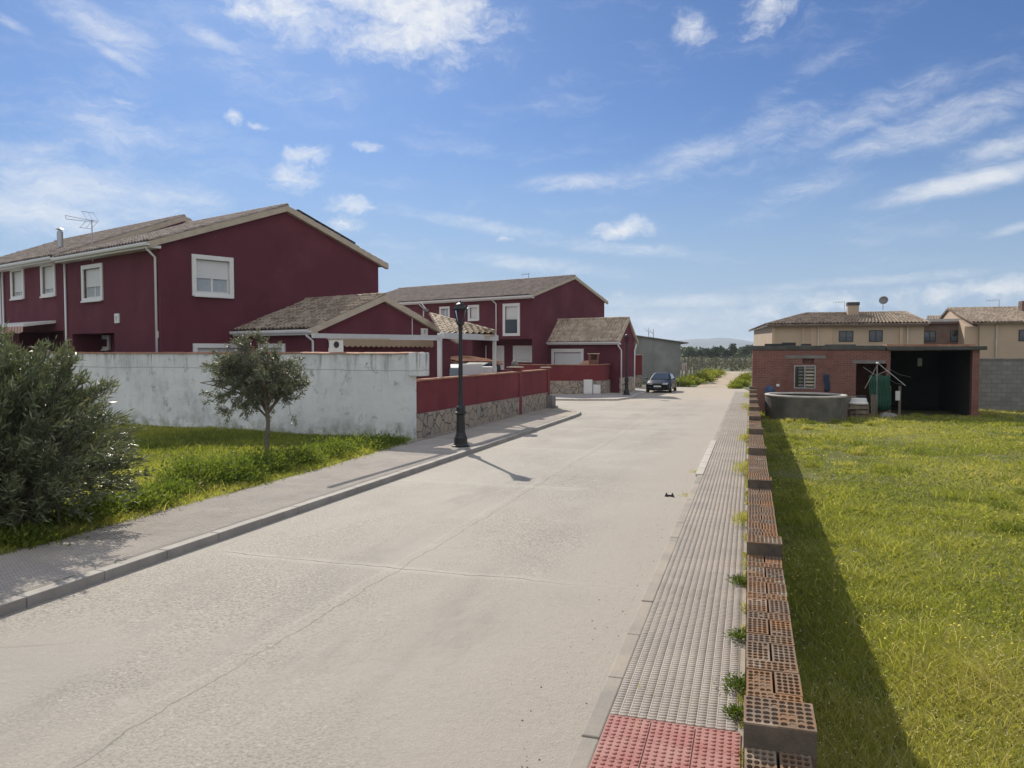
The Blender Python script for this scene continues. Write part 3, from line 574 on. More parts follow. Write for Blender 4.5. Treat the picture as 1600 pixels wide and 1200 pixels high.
# rotary clothes dryer
dp = SF.pt(u(1362), ZG, 1.6); top = SF.z(1356, 565) - .02
M_PALEG = simple('pale_grey_plastic', (.5, .5, .5), .1, 5, .5)
dr = thing('rotary_clothes_dryer', 'half folded white rotary clothes dryer standing before the shed doorway', 'clothes dryer', dp)
mb = MB(); mb.tube([dp, dp + A(0, 0, top - ZG)], .018, 8); mb.build('pole', M_CONC, dr, smooth=True)
mb = MB(); mb.lathe(dp + A(0, 0, top - ZG - .05), [(.05, 0), (.06, .04), (.03, .08)], 10); mb.build('hub', M_WHITE, dr)
for dx, dy, dz, st in ((1.0, -.35, -.92, 0), (-.48, .4, -.5, .55), (-.5, -.4, -.95, .1), (.55, .5, -.3, .5)):
    mb = MB(); a = dp + A(0, 0, top - ZG - st); e = a + A(dx, dy, dz if st == 0 or st == .1 else -dz * .7); mb.tube([a, e], .012, 6); mb.build('arm', M_PALEG if st == 0 and dx > 0 else M_CONC, dr)
# clutter: chair, stool, pallet, sacks, hanging panel
def chair(F, uu, n, label, m):
    c = F.pt(uu, ZG, n); t = thing('garden_chair', label, 'chair', c)
    mb = MB(); mb.box(c[0] - .22, c[0] + .22, c[1] - .2, c[1] + .2, ZG + .42, ZG + .46); mb.build('seat', m, t, bevel=.01)
    mb = MB(); mb.bar(c + A(0, .2, .46), c + A(0, .28, .95), .42, .03, (0, 1, 0)); mb.build('backrest', m, t)
    for a in (-.2, .2):
        for b in (-.18, .18): mb = MB(); mb.bar(c + A(a, b, 0), c + A(a, b, .42), .035, .035); mb.build('leg', m, t)
chair(SF, u(1325), 1.5, 'dark wooden garden chair right of the round trough', M_WOOD)
chair(SF, u(1343), .9, 'dark metal garden chair under the rotary clothes dryer', M_DARK)
c = SF.pt(u(1337), ZG, 1.3); st = thing('white_tub', 'upturned white plastic tub on a crate right of the trough', 'tub', c + A(0, 0, .62)); mb = MB(); mb.lathe(c + A(0, 0, .62), [(.36, 0), (.37, .05), (.33, .08), (.3, .22), (.27, .24)], 16, sy=.7); mb.build('tub_body', M_WHITE, st)
mb = MB(); 
for z in (0, .2, .4): mb.box(c[0] - .36, c[0] + .36, c[1] - .25, c[1] - .22, ZG + z + .02, ZG + z + .17); mb.box(c[0] - .36, c[0] + .36, c[1] + .22, c[1] + .25, ZG + z + .02, ZG + z + .17)
for sx in (-.36, .33): 
    for sy in (-.22, .19): mb.box(c[0] + sx, c[0] + sx + .03, c[1] + sy, c[1] + sy + .03, ZG, ZG + .6)
mb.box(c[0] - .36, c[0] + .36, c[1] - .25, c[1] + .25, ZG + .6, ZG + .62)
tag(mb.build('slatted_crate', M_WOOD), 'grey slatted crate under the white tub beside the round trough', 'crate')
mb = MB(); q = SF.rect(1354, 613, 1363, 642)
for k in range(4): a = q[0] + k * (q[1] - q[0]) / 4; mb.fbox(SF, a, a + .055, ZG, q[3] - .02 * k, 1.3 + .01 * k, 1.34 + .01 * k)
mb.fbox(SF, q[0], q[1], ZG + .2, ZG + .27, 1.26, 1.297); mb.fbox(SF, q[0], q[1], ZG + .6, ZG + .67, 1.26, 1.297)
tag(mb.build('slat_bundle', M_WOOD), 'bundle of upright weathered wooden slats by the clothes dryer pole', 'wood')
mb = MB()
for k in range(7): cc = SF.pt(u(1374 + k * 1.9), ZG + .1 + .07 * rng.random(), 1.5 + .2 * rng.random()); mb.sphere(cc, .16 + .06 * rng.random(), 10, .8)
tag(mb.build('rubble_sack', M_CONC, smooth=True), 'crumpled pale grey sack lying at the foot of the green tarpaulin', 'sack')
mb = MB(); q = SF.rect(1403, 612, 1410, 627); mb.fbox(SF, q[0], q[1], q[2], q[3], -.6, -.57); tag(mb.build('white_board', M_WHITE, bevel=.01), 'small upright white panel hanging inside the dark open bay', 'board')
mb = MB(); q = SF.rect(1443, 560, 1450, 573); mb.fbox(SF, q[0], q[1], q[2], q[3], -1.2, -1.17); tag(mb.build('hanging_board', M_CONC, bevel=.01), 'small grey board hanging high inside the dark open bay', 'board')
for nm, (xa, ya), (xb, yb), lb in (('rope', (1387, 575), (1434, 591), 'upper slack rope strung across the dark open bay'), ('rope', (1389, 592), (1422, 603), 'lower short rope strung across the dark open bay')):
    mb = MB(); a = A(*SF.pt(*SF.hit(xa, ya), -.1)); b = A(*SF.pt(*SF.hit(xb, yb), -1.5)); mb.tube([a, (a + b) / 2 - A(0, 0, .08), b], .012, 5); tag(mb.build(nm, M_CONC), lb, 'rope')
for k, x in enumerate((1396, 1412)):
    mb = MB(); mb.fbox(SF, u(x) - .05, u(x) + .05, ZG, ZG + 1.3, -.75, -.65); tag(mb.build('wooden_post', M_WOOD), ('left' if k == 0 else 'right') + ' of the two short posts in the dark open bay', 'post', 'posts in the open bay')
# concrete block wall right of the shed
BF = Fr((0, 41.5), (1, 0, 0)); zb = gz(41.5)
mb = MB(); mb.fbox(BF, BF.u(1528), BF.u(1528) + 22, zb - .1, BF.z(1560, 562), -.2, 0); bwall = mb.build('block_wall', M_BLOCK); tag(bwall, 'mossy grey concrete block wall right of the brick shed', 'wall')
mb = MB(); mb.fbox(BF, BF.u(1528) - .02, BF.u(1528) + 22, BF.z(1560, 562) + .002, BF.z(1560, 560), -.24, .04); mb.build('coping', M_CONC, bwall)

# ================================================================== tiled roofs
PROF = [(0, 0), (.1, .6), (.22, .95), (.32, 1), (.44, .9), (.56, .5), (.64, .05), (.82, -.05), (1, 0)]
def roof_slope(e0, e1, r0, r1, m, name, parent, pitch=.23, course=.36, amp=.05, clip=None, thick=.09):
    'tile sheet between an eave line e0-e1 and a ridge line r0-r1, on a slab of real thickness'
    e0, e1, r0, r1 = A(*e0), A(*e1), A(*r0), A(*r1); Lw = np.linalg.norm(e1 - e0); Ls = np.linalg.norm(r0 - e0); nt_, nc = max(2, round(Lw / pitch)), max(2, round(Ls / course))
    nrm = np.cross(e1 - e0, r0 - e0); nrm /= np.linalg.norm(nrm); nrm = nrm if nrm[2] > 0 else -nrm
    P_ = PROF[:-1]; S = np.array([(i + p[0]) / nt_ for i in range(nt_) for p in P_] + [1.0]); Hh = np.array([p[1] * amp for i in range(nt_) for p in P_] + [0.0])
    ti = np.array([i for i in range(nt_) for p in P_] + [nt_ - 1]); T, TZ, CI = [], [], []
    for c in range(nc): T += [c / nc - (.02 / nc if c else 0), (c + 1) / nc]; TZ += [.028, .004]; CI += [c, c]
    jit = rng.normal(0, .006, (nc, nt_)); T = np.array(T); TZ = np.array(TZ)
    ss, tt = np.meshgrid(S, T); hh = Hh[None] + TZ[:, None] + jit[np.array(CI)][:, ti]
    pts = ((1 - ss)[..., None] * e0 + ss[..., None] * e1) * (1 - tt)[..., None] + ((1 - ss)[..., None] * r0 + ss[..., None] * r1) * tt[..., None] + nrm * (hh + .02)[..., None]
    R, C = ss.shape; idx = np.arange(R * C).reshape(R, C); q = np.stack([idx[:-1, :-1], idx[:-1, 1:], idx[1:, 1:], idx[1:, :-1]], -1)
    if clip is not None:
        cs = (ss[:-1, :-1] + ss[1:, 1:]) / 2; ct = (tt[:-1, :-1] + tt[1:, 1:]) / 2; q = q[clip(cs, ct)]
    q = q.reshape(-1, 4)
    mb = MB(); mb.v = pts.reshape(-1, 3).tolist(); mb.f = [tuple(x) for x in q.tolist()]
    if clip is None: mb.hexa([e0 - nrm * thick, e1 - nrm * thick, r1 - nrm * thick, r0 - nrm * thick], [e0 - nrm * .012, e1 - nrm * .012, r1 - nrm * .012, r0 - nrm * .012])
    return mb.build(name, m, parent)
def ridge(a, b, m, parent, r=.11, name='ridge_tile'):
    a, b = A(*a), A(*b); n = max(2, int(np.linalg.norm(b - a) / .4)); mb = MB(); pts, rs = [], []
    for i in range(n):
        pts += [a + (b - a) * (i / n), a + (b - a) * ((i + .97) / n)]; rs += [r * .86, r * 1.06]
    mb.tube(pts, rs, 8); return mb.build(name, m, parent)

# ================================================================== BEIGE HOUSES behind the shed
HF = Fr((0, 76), (1, 0, 0)); zg = gz(76)
def dark_window(parent, F, x0, y0, x1, y1, m=None, n=0, split=True):
    q = F.rect(x0, y0, x1, y1); mb = MB(); w = .07
    for a, b, c, d in ((q[0], q[0] + w, q[2], q[3]), (q[1] - w, q[1], q[2], q[3]), (q[0] + w, q[1] - w, q[3] - w, q[3]), (q[0] + w, q[1] - w, q[2], q[2] + w)): mb.fbox(F, a, b, c, d, n - .02, n + .05)
    if split: mb.fbox(F, (q[0] + q[1]) / 2 - .03, (q[0] + q[1]) / 2 + .03, q[2] + w, q[3] - w, n - .02, n + .04)
    f = mb.build('window', M_DARK, parent); mb = MB(); mb.fbox(F, q[0] + w, q[1] - w, q[2] + w, q[3] - w, n - .01, n + .012); mb.build('pane', M_GLASS, f)
    mb = MB(); h = (q[3] - q[2])
    mb.fbox(F, q[0] + w, (q[0] + q[1]) / 2 - .04, q[2] + w, q[2] + h * .45, n + .012, n + .018); mb.fbox(F, (q[0] + q[1]) / 2 + .04, q[1] - w, q[2] + w, q[2] + h * .45, n + .012, n + .018); mb.build('curtain', M_CURTD, f); return f
hA = thing('beige_house', 'wide beige house with a hipped tile roof and broad chimney behind the brick shed', 'house', HF.pt(HF.u(1300), zg, -4))
ze = HF.z(1300, 506); zr = HF.z(1350, 484); a0, a1 = HF.u(1206), HF.u(1443); B = A(*HF.pt(a0, 0)); BL = A(.4, 97, 0)
mb = MB(); mb.hexa([HF.pt(a0, zg - .1), HF.pt(a1, zg - .1), HF.pt(a1, zg - .1, -18), BL + A(0, 0, zg - .1)], [HF.pt(a0, ze), HF.pt(a1, ze), HF.pt(a1, ze, -18), BL + A(0, 0, ze)]); mb.build('wall', M_RENDER, hA)
for x0, x1, n in ((1206, 1211, .12), (1253, 1256, .1), (1266, 1277, .05), (1277.2, 1300, .08), (1405, 1410, .12)): mb = MB(); mb.fbox(HF, HF.u(x0), HF.u(x1), zg, ze - .02, .002, n); mb.build('pilaster', M_PEACH, hA)
for x0, y0, x1, y1 in ((1311, 517, 1333, 534), (1358, 516, 1379, 534)): dark_window(hA, HF, x0, y0, x1, y1)
for x in (1278, 1417):
    mb = MB(); mb.tube([HF.pt(HF.u(x), zg, .2), HF.pt(HF.u(x), ze, .2)], .07, 8); mb.lathe(HF.pt(HF.u(x), ze - .45, .2), [(.07, 0), (.15, .25), (.15, .4)], 8); mb.build('downpipe', M_CREAM, hA, smooth=True)
oe = .5; e0, e1 = HF.pt(a0 - oe, ze, oe), HF.pt(a1 + .3, ze, oe); r0, r1 = HF.pt(HF.u(1265), zr, -6), HF.pt(HF.u(1434), zr, -6)
bk0, bk1 = BL + A(-.5, 0, ze), A(*HF.pt(a1 + .3, ze, -12.5))
roof_slope(e0, e1, r0, r1, M_TILE3, 'roof', hA, .3, .42, .1); roof_slope(BL + A(-.6, 4, ze), e0, BL + A(3, 4, zr), r0, M_TILE3, 'roof', hA, .3, .42, .1)
roof_slope(e1, bk1, r1, r1 + A(.01, -.3, 0), M_TILE3, 'roof', hA, .3, .42, .1)
roof_slope(bk1, HF.pt(a0 - oe, ze, -12.5), r1, r0, M_TILE3, 'roof', hA, .3, .42, .1)
ridge(r0, r1, M_TILE2, hA, .13); ridge(e0, r0, M_TILE2, hA, .13); ridge(e1, r1, M_TILE2, hA, .13)
mb = MB(); mb.fbox(HF, a0 - .45, a1 + .25, ze - .26, ze - .06, .003, oe - .02); mb.build('eave_board', simple('brown_eave', (.13, .085, .065), .2, 3, .8), hA)
cn = -3.4
CFr = Fr(HF.pt(0, 0, -4)[:2], (1, 0, 0)); q = CFr.rect(1325, 477, 1342, 492)
mb = MB(); mb.fbox(CFr, q[0], q[1], q[2] - 1.2, q[3], -1.0, 0); ch = mb.build('chimney', M_RENDER, hA)
mb = MB(); mb.fbox(CFr, q[0] - .06, q[1] + .06, q[3] + .002, CFr.z(1333, 472), -1.06, .06); mb.build('chimney_cap', M_CONCD, ch)
def antenna(F, px, ybase, ytop, label, parent_r=.02, left=True, nel=5, n=-6, size=1.0):
    b = A(*F.pt(*F.hit(px, ybase), 0)); t = A(*F.pt(*F.hit(px, ytop), 0)); b[0] = t[0] = (b[0] + t[0]) / 2; a = thing('tv_antenna', label, 'antenna', b)
    mb = MB(); mb.tube([b, t], parent_r, 6); mb.build('mast', M_CONC, a)
    mb = MB(); s = -1 if left else 1; e = t + A(s * size, .1, -.05); mb.tube([t - A(0, 0, .05), e], parent_r * .7, 5)
    for k in range(nel): c = t + (e - t) * (k / (nel - 1)) - A(0, 0, .05); mb.tube([c - A(.05, .3, .14) * size, c + A(.05, .3, .14) * size], parent_r * .5, 4)
    mb.build('boom', M_CONC, a); return a
RFr = Fr(HF.pt(0, 0, -6)[:2], (1, 0, 0))
antenna(RFr, 1319.5, 484, 471, 'thin tv antenna left of the broad chimney on the beige hipped roof')
t = thing('satellite_dish', 'grey round satellite dish on the ridge of the beige hipped roof', 'satellite dish', RFr.pt(*RFr.hit(1379.5, 483), 0)); c = A(*RFr.pt(*RFr.hit(1380, 470), .3))
mb = MB(); mb.tube([RFr.pt(*RFr.hit(1379.5, 484), 0), c - A(0, -.3, 0)], .035, 6); mb.build('mast', M_METAL, t)
mb = MB(); d = A(-.3, -.9, .35); d /= np.linalg.norm(d); x = np.cross(d, A(0, 0, 1)); x /= np.linalg.norm(x); y = np.cross(x, d); k0 = len(mb.v)
for rr, off in ((.02, 0), (.2, .02), (.33, .06), (.41, .1), (.39, .09), (.25, -.02), (.02, -.04)):
    for j in range(20): an = 2 * math.pi * j / 20; mb.v.append(tuple(c + x * rr * math.cos(an) + y * rr * math.sin(an) + d * off))
for i in range(6):
    for j in range(20): a = i * 20 + j; b = i * 20 + (j + 1) % 20; mb.f.append((a, b, b + 20, a + 20))
mb.build('dish', M_CONC, t, smooth=True)
# brown brick link house
hM = thing('brown_brick_house', 'narrow brown brick house with a flat grey parapet between the beige houses', 'house', HF.pt(HF.u(1480), zg, -6)); MF = Fr(HF.pt(0, 0, -2.5)[:2], (1, 0, 0))
m0, m1 = MF.u(1440), MF.u(1524); mz = MF.z(1480, 506)
mb = MB(); mb.fbox(MF, m0, m1, zg - .1, mz, -8, 0); mb.build('wall', M_BBRICK, hM)
mb = MB(); mb.fbox(MF, m0, m1 + .15, mz + .002, mz + .2, -8, .35); mb.build('cornice', simple('brown_cornice', (.15, .09, .075), .2, 3, .8), hM)
mb = MB(); mb.hexa([MF.pt(m0, mz + .202, .35), MF.pt(m1 + .1, mz + .202, .35), MF.pt(m1 + .1, mz + .202, -6), MF.pt(m0, mz + .202, -6)], [MF.pt(m0 + .1, MF.z(1480, 498), -.2), MF.pt(m1, MF.z(1480, 498), -.2), MF.pt(m1, MF.z(1480, 498), -6), MF.pt(m0 + .1, MF.z(1480, 498), -6)]); mb.build('parapet', M_CONC, hM)
for x0, y0, x1, y1 in ((1443, 517, 1462, 534), (1485, 516, 1506, 534)): dark_window(hM, MF, x0, y0, x1, y1)
B2 = Fr(HF.pt(0, 0, -14)[:2], (1, 0, 0)); s0, s1 = B2.u(1449), B2.u(1506); 
hF = thing('far_tiled_house', 'far house showing only a strip of tile roof above the grey parapet', 'house', B2.pt((s0 + s1) / 2, zg, -4)); z1, z2 = B2.z(1470, 499), B2.z(1470, 491)
mb = MB(); mb.fbox(B2, s0, s1, zg - .1, z1 - .05, -8, 0); mb.build('wall', M_RENDER, hF); roof_slope(B2.pt(s0 - .3, z1 - .2, .5), B2.pt(s1, z1 - .2, .5), B2.pt(s0 + .7, z2, -4), B2.pt(s1, z2, -4), M_TILE2, 'roof', hF, .3, .42, .07)
# right beige house
hB = thing('peach_gabled_house', 'beige house with a sunlit peach gable at the right edge', 'house', HF.pt(HF.u(1580), zg, -4)); b0, b1 = HF.u(1530), HF.u(1530) + 16; zb1 = HF.z(1560, 504); zb2 = RFr.z(1560, 481); pk = RFr.u(1505)
mb = MB(); mb.fbox(HF, b0, b1, zg - .1, zb1, -12, 0); mb.build('wall', M_RENDER, hB)
gp = [HF.pt(b0 - .01, zb1, .0), A(*RFr.pt(RFr.u(1505) , zb2 - .05, 0)), HF.pt(b0 - .01, zb1, -12)]
mb = MB(); bx = b0 - 1.1
mb.hexa([HF.pt(bx, zb1 - .3, -.3), HF.pt(bx, zb2 - .1, -6), HF.pt(bx, zb1 - .3, -11.7)], [HF.pt(b0 + .5, zb1 - .3, -.3), HF.pt(b0 + .5, zb2 - .1, -6), HF.pt(b0 + .5, zb1 - .3, -11.7)]); mb.fbox(HF, bx, b0 - .004, zg, zb1 - .3, -11.7, -.3); mb.build('gable_wall', M_PEACH, hB)
roof_slope(HF.pt(b0 - .7, zb1, .5), HF.pt(b1, zb1, .5), HF.pt(bx - .15, zb2, -6), HF.pt(b1, zb2, -6), M_TILE3, 'roof', hB, .3, .42, .1); roof_slope(HF.pt(bx - .15, zb1, -12.5), HF.pt(b1, zb1, -12.5), HF.pt(bx - .15, zb2, -6), HF.pt(b1, zb2, -6), M_TILE3, 'roof', hB, .3, .42, .1); ridge(HF.pt(bx - .15, zb2, -6), HF.pt(b1, zb2, -6), M_TILE2, hB, .13)
mb = MB(); mb.tube([HF.pt(HF.u(1556), zg, .12), HF.pt(HF.u(1556), zb1 - .05, .12)], .08, 8); mb.build('downpipe', M_CREAM, hB, smooth=True)
dark_window(hB, HF, 1592, 515, 1612, 533)
mb = MB(); q = CFr.rect(1597, 470, 1612, 484); mb.fbox(CFr, q[0], q[1], q[2] - .8, q[3], -1, 0); mb.build('chimney', M_BBRICK, hB)
antenna(RFr, 1561, 482, 468, 'tv antenna on the ridge of the beige house at the right edge')

# ================================================================== RED HOUSES on the left
def window(root, F, rc, shut=.6, n=0.0, depth=.14, fw=.17, sill=True, halves=2, curtain=True, balcony=False):
    'white plaster surround with a recessed sash, roller shutter, pane; returns the hole for the wall'
    u0, u1, z0, z1 = rc; a, b, c, d = u0 + fw, u1 - fw, z0 + fw * .9, z1 - fw
    mb = MB()
    for q in ((u0, u1, d, z1), (u0, u1, z0, c), (u0, a, c, d), (b, u1, c, d)): mb.fbox(F, q[0], q[1], q[2], q[3], n - depth + .01, n + .055)
    w = mb.build('window', M_WHITE, root, bevel=.008)
    if sill: mb = MB(); mb.fbox(F, u0 + .05, u1 - .05, z0 - .03, z0 + .035, n + .056, n + .12); mb.build('sill', M_WHITE, w)
    zs = d - (d - c) * shut
    if shut > 0: mb = MB(); mb.fbox(F, a + .001, b - .001, zs, d - .001, n - depth + .02, n - depth + .06); mb.build('shutter', M_SHUT, w)
    if shut < .97:
        mb = MB(); g = .055; m = n - depth
        for q in ((a, a + g, c, zs), (b - g, b, c, zs), (a + g, b - g, c, c + g)): mb.fbox(F, q[0], q[1], q[2], q[3], m + .01, m + .05)
        if halves == 2: mb.fbox(F, (a + b) / 2 - g * .7, (a + b) / 2 + g * .7, c + g, zs, m + .01, m + .048)
        mb.build('sash', M_WHITE, w)
        mb = MB(); mb.fbox(F, a + g, b - g, c + g, zs, m + .006, m + .014); mb.build('pane', M_GLASS if not curtain else M_CURT, w)
    return (a, b, c, d, depth)
def opening(rc, fw=.17, depth=.14): return (rc[0] + fw, rc[1] - fw, rc[2] + fw * .9, rc[3] - fw, depth)
def downpipe(root, pts, r=.045):
    mb = MB(); mb.tube(pts, r, 8); o = mb.build('downpipe', M_GUT, root, smooth=True); return o
def gutter(root, a, b, out, r=.075, name='gutter'):
    a, b, out = A(*a), A(*b), A(*out); mb = MB(); prof = [(-.02, .03), (.0, -.05), (.05, -.085), (.1, -.075), (.125, -.02), (.13, .04), (.118, .04), (.11, -.01), (.09, -.06), (.05, -.07), (.015, -.04)]
    k = len(prof); mb.v = [tuple(p + out * x + A(0, 0, y)) for p in (a, b) for x, y in prof]
    for i in range(k): j = (i + 1) % k; mb.f.append((i, j, j + k, i + k))
    mb.f += [tuple(range(k - 1, -1, -1)), tuple(range(k, 2 * k))]
    mb.build(name, M_GUT, root)
class House:
    'gabled block: K corner nearest the camera, g along the gable, l along the eave'
    def __init__(s, K, g, l, width, length, zl, zr, au, az_, z0):
        s.K = A(K[0], K[1], 0); s.g, s.l, s.w, s.len, s.zl, s.zr, s.au, s.az, s.z0 = g, l, width, length, zl, zr, au, az_, z0
        s.Fg = Fr(s.K, g); s.Fl = Fr(s.K, l); s.sl = (az_ - zl) / au; s.sr = (az_ - zr) / (width - au)
    def p(s, u, v, z): return s.K + s.g * u + s.l * v + A(0, 0, z)
    def body(s, root, holesG=(), holesL=(), m=None):
        mb = MB(); zt = min(s.zl, s.zr); mb.wall(s.Fg, 0, s.w, s.z0, zt, holesG); mb.wall(s.Fl, 0, s.len, s.z0, s.zl, holesL)
        mb.poly(s.p(0, 0, zt), s.p(s.w, 0, zt), s.p(s.w, 0, s.zr), s.p(s.au, 0, s.az), s.p(0, 0, s.zl))
        mb.poly(s.p(s.w, 0, s.z0), s.p(s.w, s.len, s.z0), s.p(s.w, s.len, s.zr), s.p(s.w, 0, s.zr))
        mb.poly(s.p(0, s.len, s.z0), s.p(s.w, s.len, s.z0), s.p(s.w, s.len, s.zr), s.p(s.au, s.len, s.az), s.p(0, s.len, s.zl))
        return mb.build('wall', m or M_RED, root)
    def roof(s, root, og=.16, oe=.42, ob=0.0, dz=.1, m=None, board=.22, r_over=None):
        m = m or M_TILE; ro = oe if r_over is None else r_over; zl, zr = s.zl - oe * s.sl + dz, s.zr - ro * s.sr + dz; az = s.az + dz
        a, b = -og, s.len + ob
        r = roof_slope(s.p(-oe, a, zl), s.p(-oe, b, zl), s.p(s.au, a, az), s.p(s.au, b, az), m, 'roof', root, amp=.07)
        roof_slope(s.p(s.w + ro, a, zr), s.p(s.w + ro, b, zr), s.p(s.au, a, az), s.p(s.au, b, az), m, 'roof', root)
        ridge(s.p(s.au, a, az + .04), s.p(s.au, b, az + .04), m, root)
        # cream verge boards along the gable
        for (x0, z0, x1, z1) in ((-oe, zl, s.au, az), (s.au, az, s.w + ro, zr)):
            mb = MB(); hi, lo = .03, -board + .02
            mb.hexa([s.p(x0, a - .035, z0 + lo), s.p(x1, a - .035, z1 + lo), s.p(x1, a + og - .004, z1 + lo), s.p(x0, a + og - .004, z0 + lo)],
                    [s.p(x0, a - .035, z0 + hi), s.p(x1, a - .035, z1 + hi), s.p(x1, a + og - .004, z1 + hi), s.p(x0, a + og - .004, z0 + hi)])
            mb.build('verge_board', M_CREAM, root)
        mb = MB(); mb.hexa([s.p(-oe + .02, a + .02, zl - .2), s.p(-.003, a + .02, zl - .2), s.p(-.003, b, zl - .2), s.p(-oe + .02, b, zl - .2)], [s.p(-oe + .02, a + .02, zl - .1), s.p(-.003, a + .02, zl - .1), s.p(-.003, b, zl - .1), s.p(-oe + .02, b, zl - .1)])
        mb.build('soffit', M_WHITE, root)
        gutter(root, s.p(-oe, a - .05, zl - .05), s.p(-oe, b, zl - .05), -s.g)
        s.ze_out = zl; s.oe = oe
def alarm(root_name, label, F, rc, mark=True):
    t = thing(root_name, label, 'alarm box', F.pt((rc[0] + rc[1]) / 2, rc[2], 0)); mb = MB(); mb.fbox(F, rc[0], rc[1], rc[2], rc[3], .003, .07); mb.build('casing', M_WHITE, t, bevel=.01)
    if mark:
        cu = bpy.data.curves.new('mark', 'FONT'); cu.body = "S'"; cu.size = (rc[3] - rc[2]) * .62; cu.extrude = .002; cu.align_x = 'CENTER'
        tmp = bpy.data.objects.new('mark', cu); me = bpy.data.meshes.new_from_object(tmp); bpy.data.objects.remove(tmp); bpy.data.curves.remove(cu)
        vs = np.zeros(len(me.vertices) * 3); me.vertices.foreach_get('co', vs); vs = vs.reshape(-1, 3); sgn = 1 if np.cross(F.d, A(0, 0, 1)) @ F.n > 0 else -1
        um, z_ = (rc[0] + rc[1]) / 2, rc[2] + (rc[3] - rc[2]) * .28; o = A(*ORG[t])
        new = [tuple(A(*F.pt(um + sgn * x, z_ + y, .072 + z)) - o) for x, y, z in vs]; me.vertices.foreach_set('co', np.array(new, np.float32).ravel()); me.update(); me.materials.append(M_DARK)
        ob = bpy.data.objects.new('mark', me); COL.objects.link(ob); ob.parent = t; ORG[ob] = ORG[t]
    return t

# ---- near house
g1, l1 = vp(1850), vp(-760); C1 = P(252, HZ, 28.5)
fg, fl = Fr(C1, g1), Fr(C1, l1)
au, az_ = fg.hit(445, 327); wdt = fg.u(592); zl = fg.z(252, 378); zr = fg.z(592, 411); len1 = fl.u(106)
H1 = House(C1, g1, l1, wdt, len1, zl, zr, au, az_, gz(28) - .1)
h1 = thing('red_house', 'nearest dark red two storey house, its wide gable behind the white wall', 'house', H1.p(0, 0, gz(28)), 'dark red houses')
wG = [fg.rect(299, 400, 365, 464), fg.rect(301, 537, 392, 590)]; wL = [fl.rect(128, 413, 162, 471)]; por = fl.rect(113, 521, 180, 590)
holesG = [window(h1, fg, wG[0], .56), window(h1, fg, wG[1], .22, curtain=False)]
holesL = [window(h1, fl, wL[0], .62, halves=2), (por[0], por[1], H1.z0 + .02, por[3], 1.3)]
H1.body(h1, holesG, holesL); H1.roof(h1, oe=.45)
window(h1, Fr(fl.pt(0, 0, -1.28)[:2], l1), Fr(fl.pt(0, 0, -1.28)[:2], l1).rect(147, 524, 172, 547), .2, curtain=True)
e = H1.p(-.4, .12, H1.ze_out - .1); downpipe(h1, [e, e + A(0, 0, -.12), H1.p(-.06, .2, H1.ze_out - .5), H1.p(-.06, .2, H1.z0)])
downpipe(h1, [fl.pt(len1 - .03, zl - .12, .06), fl.pt(len1 - .03, H1.z0, .06)])
# solar panel lying flat on the right slope
mb = MB(); 
def rs(u, v, h): return H1.p(u, v, H1.az + .1 - (u - au) * H1.sr + h)
ua, ub = au + (wdt - au) * .12, au + (wdt - au) * .72
mb.hexa([rs(ua, -.1, .13), rs(ub, -.1, .13), rs(ub, 1.4, .13), rs(ua, 1.4, .13)], [rs(ua, -.1, .19), rs(ub, -.1, .19), rs(ub, 1.4, .19), rs(ua, 1.4, .19)])
tag(mb.build('solar_panel', M_DARK), 'dark solar panel lying on the far slope of the nearest red house', 'solar panel')
alarm('alarm_box', 'small pale alarm box high on the long wall of the nearest red house', fl, fl.rect(181, 490, 188, 505))
mb = MB(); q = fg.rect(248, 517, 252, 528); mb.fbox(fl, .15, .3, q[2], q[3], .003, .06); tag(mb.build('meter_box', M_WHITE, bevel=.01), 'tiny white junction box beside the corner downpipe of the nearest red house', 'junction box')
# antenna with a yagi boom on a wall mast
t = thing('tv_antenna', 'tall wall mounted tv antenna with a long boom on the nearest red house', 'antenna', fl.pt(fl.u(152), fl.z(152, 405), .1)); ux = fl.u(152); zt_ = fl.z(152, 345)
mb = MB(); mb.tube([fl.pt(ux, fl.z(152, 408), .1), fl.pt(ux, zt_, .1)], .022, 6); mb.build('mast', M_METAL, t)
b0, b1 = A(*fl.pt(*fl.hit(150, 346), .1)), A(*fl.pt(*fl.hit(106, 337), .1)); lowb = A(*fl.pt(*fl.hit(107, 342.5), .1)); mb = MB(); mb.tube([b0, b1], .014, 5); mb.tube([A(*fl.pt(*fl.hit(138, 346), .1)), lowb], .014, 5); mb.tube([b1, lowb], .012, 5); mb.build('boom', M_METAL, t)
for (xa, ya, xb, yb, k) in ((149, 345, 141, 332, 0), (147, 347, 138, 357, 1)):
    mb = MB(); a, b = A(*fl.pt(*fl.hit(xa, ya), .1)), A(*fl.pt(*fl.hit(xb, yb), .1))
    for off in (-.22, 0, .22): mb.tube([a + fl.n * off, b + fl.n * off], .009, 4)
    mb.tube([b - fl.n * .25, b + fl.n * .25], .009, 4); mb.tube([a - fl.n * .25, a + fl.n * .25], .009, 4); mb.build('reflector', M_METAL, t)
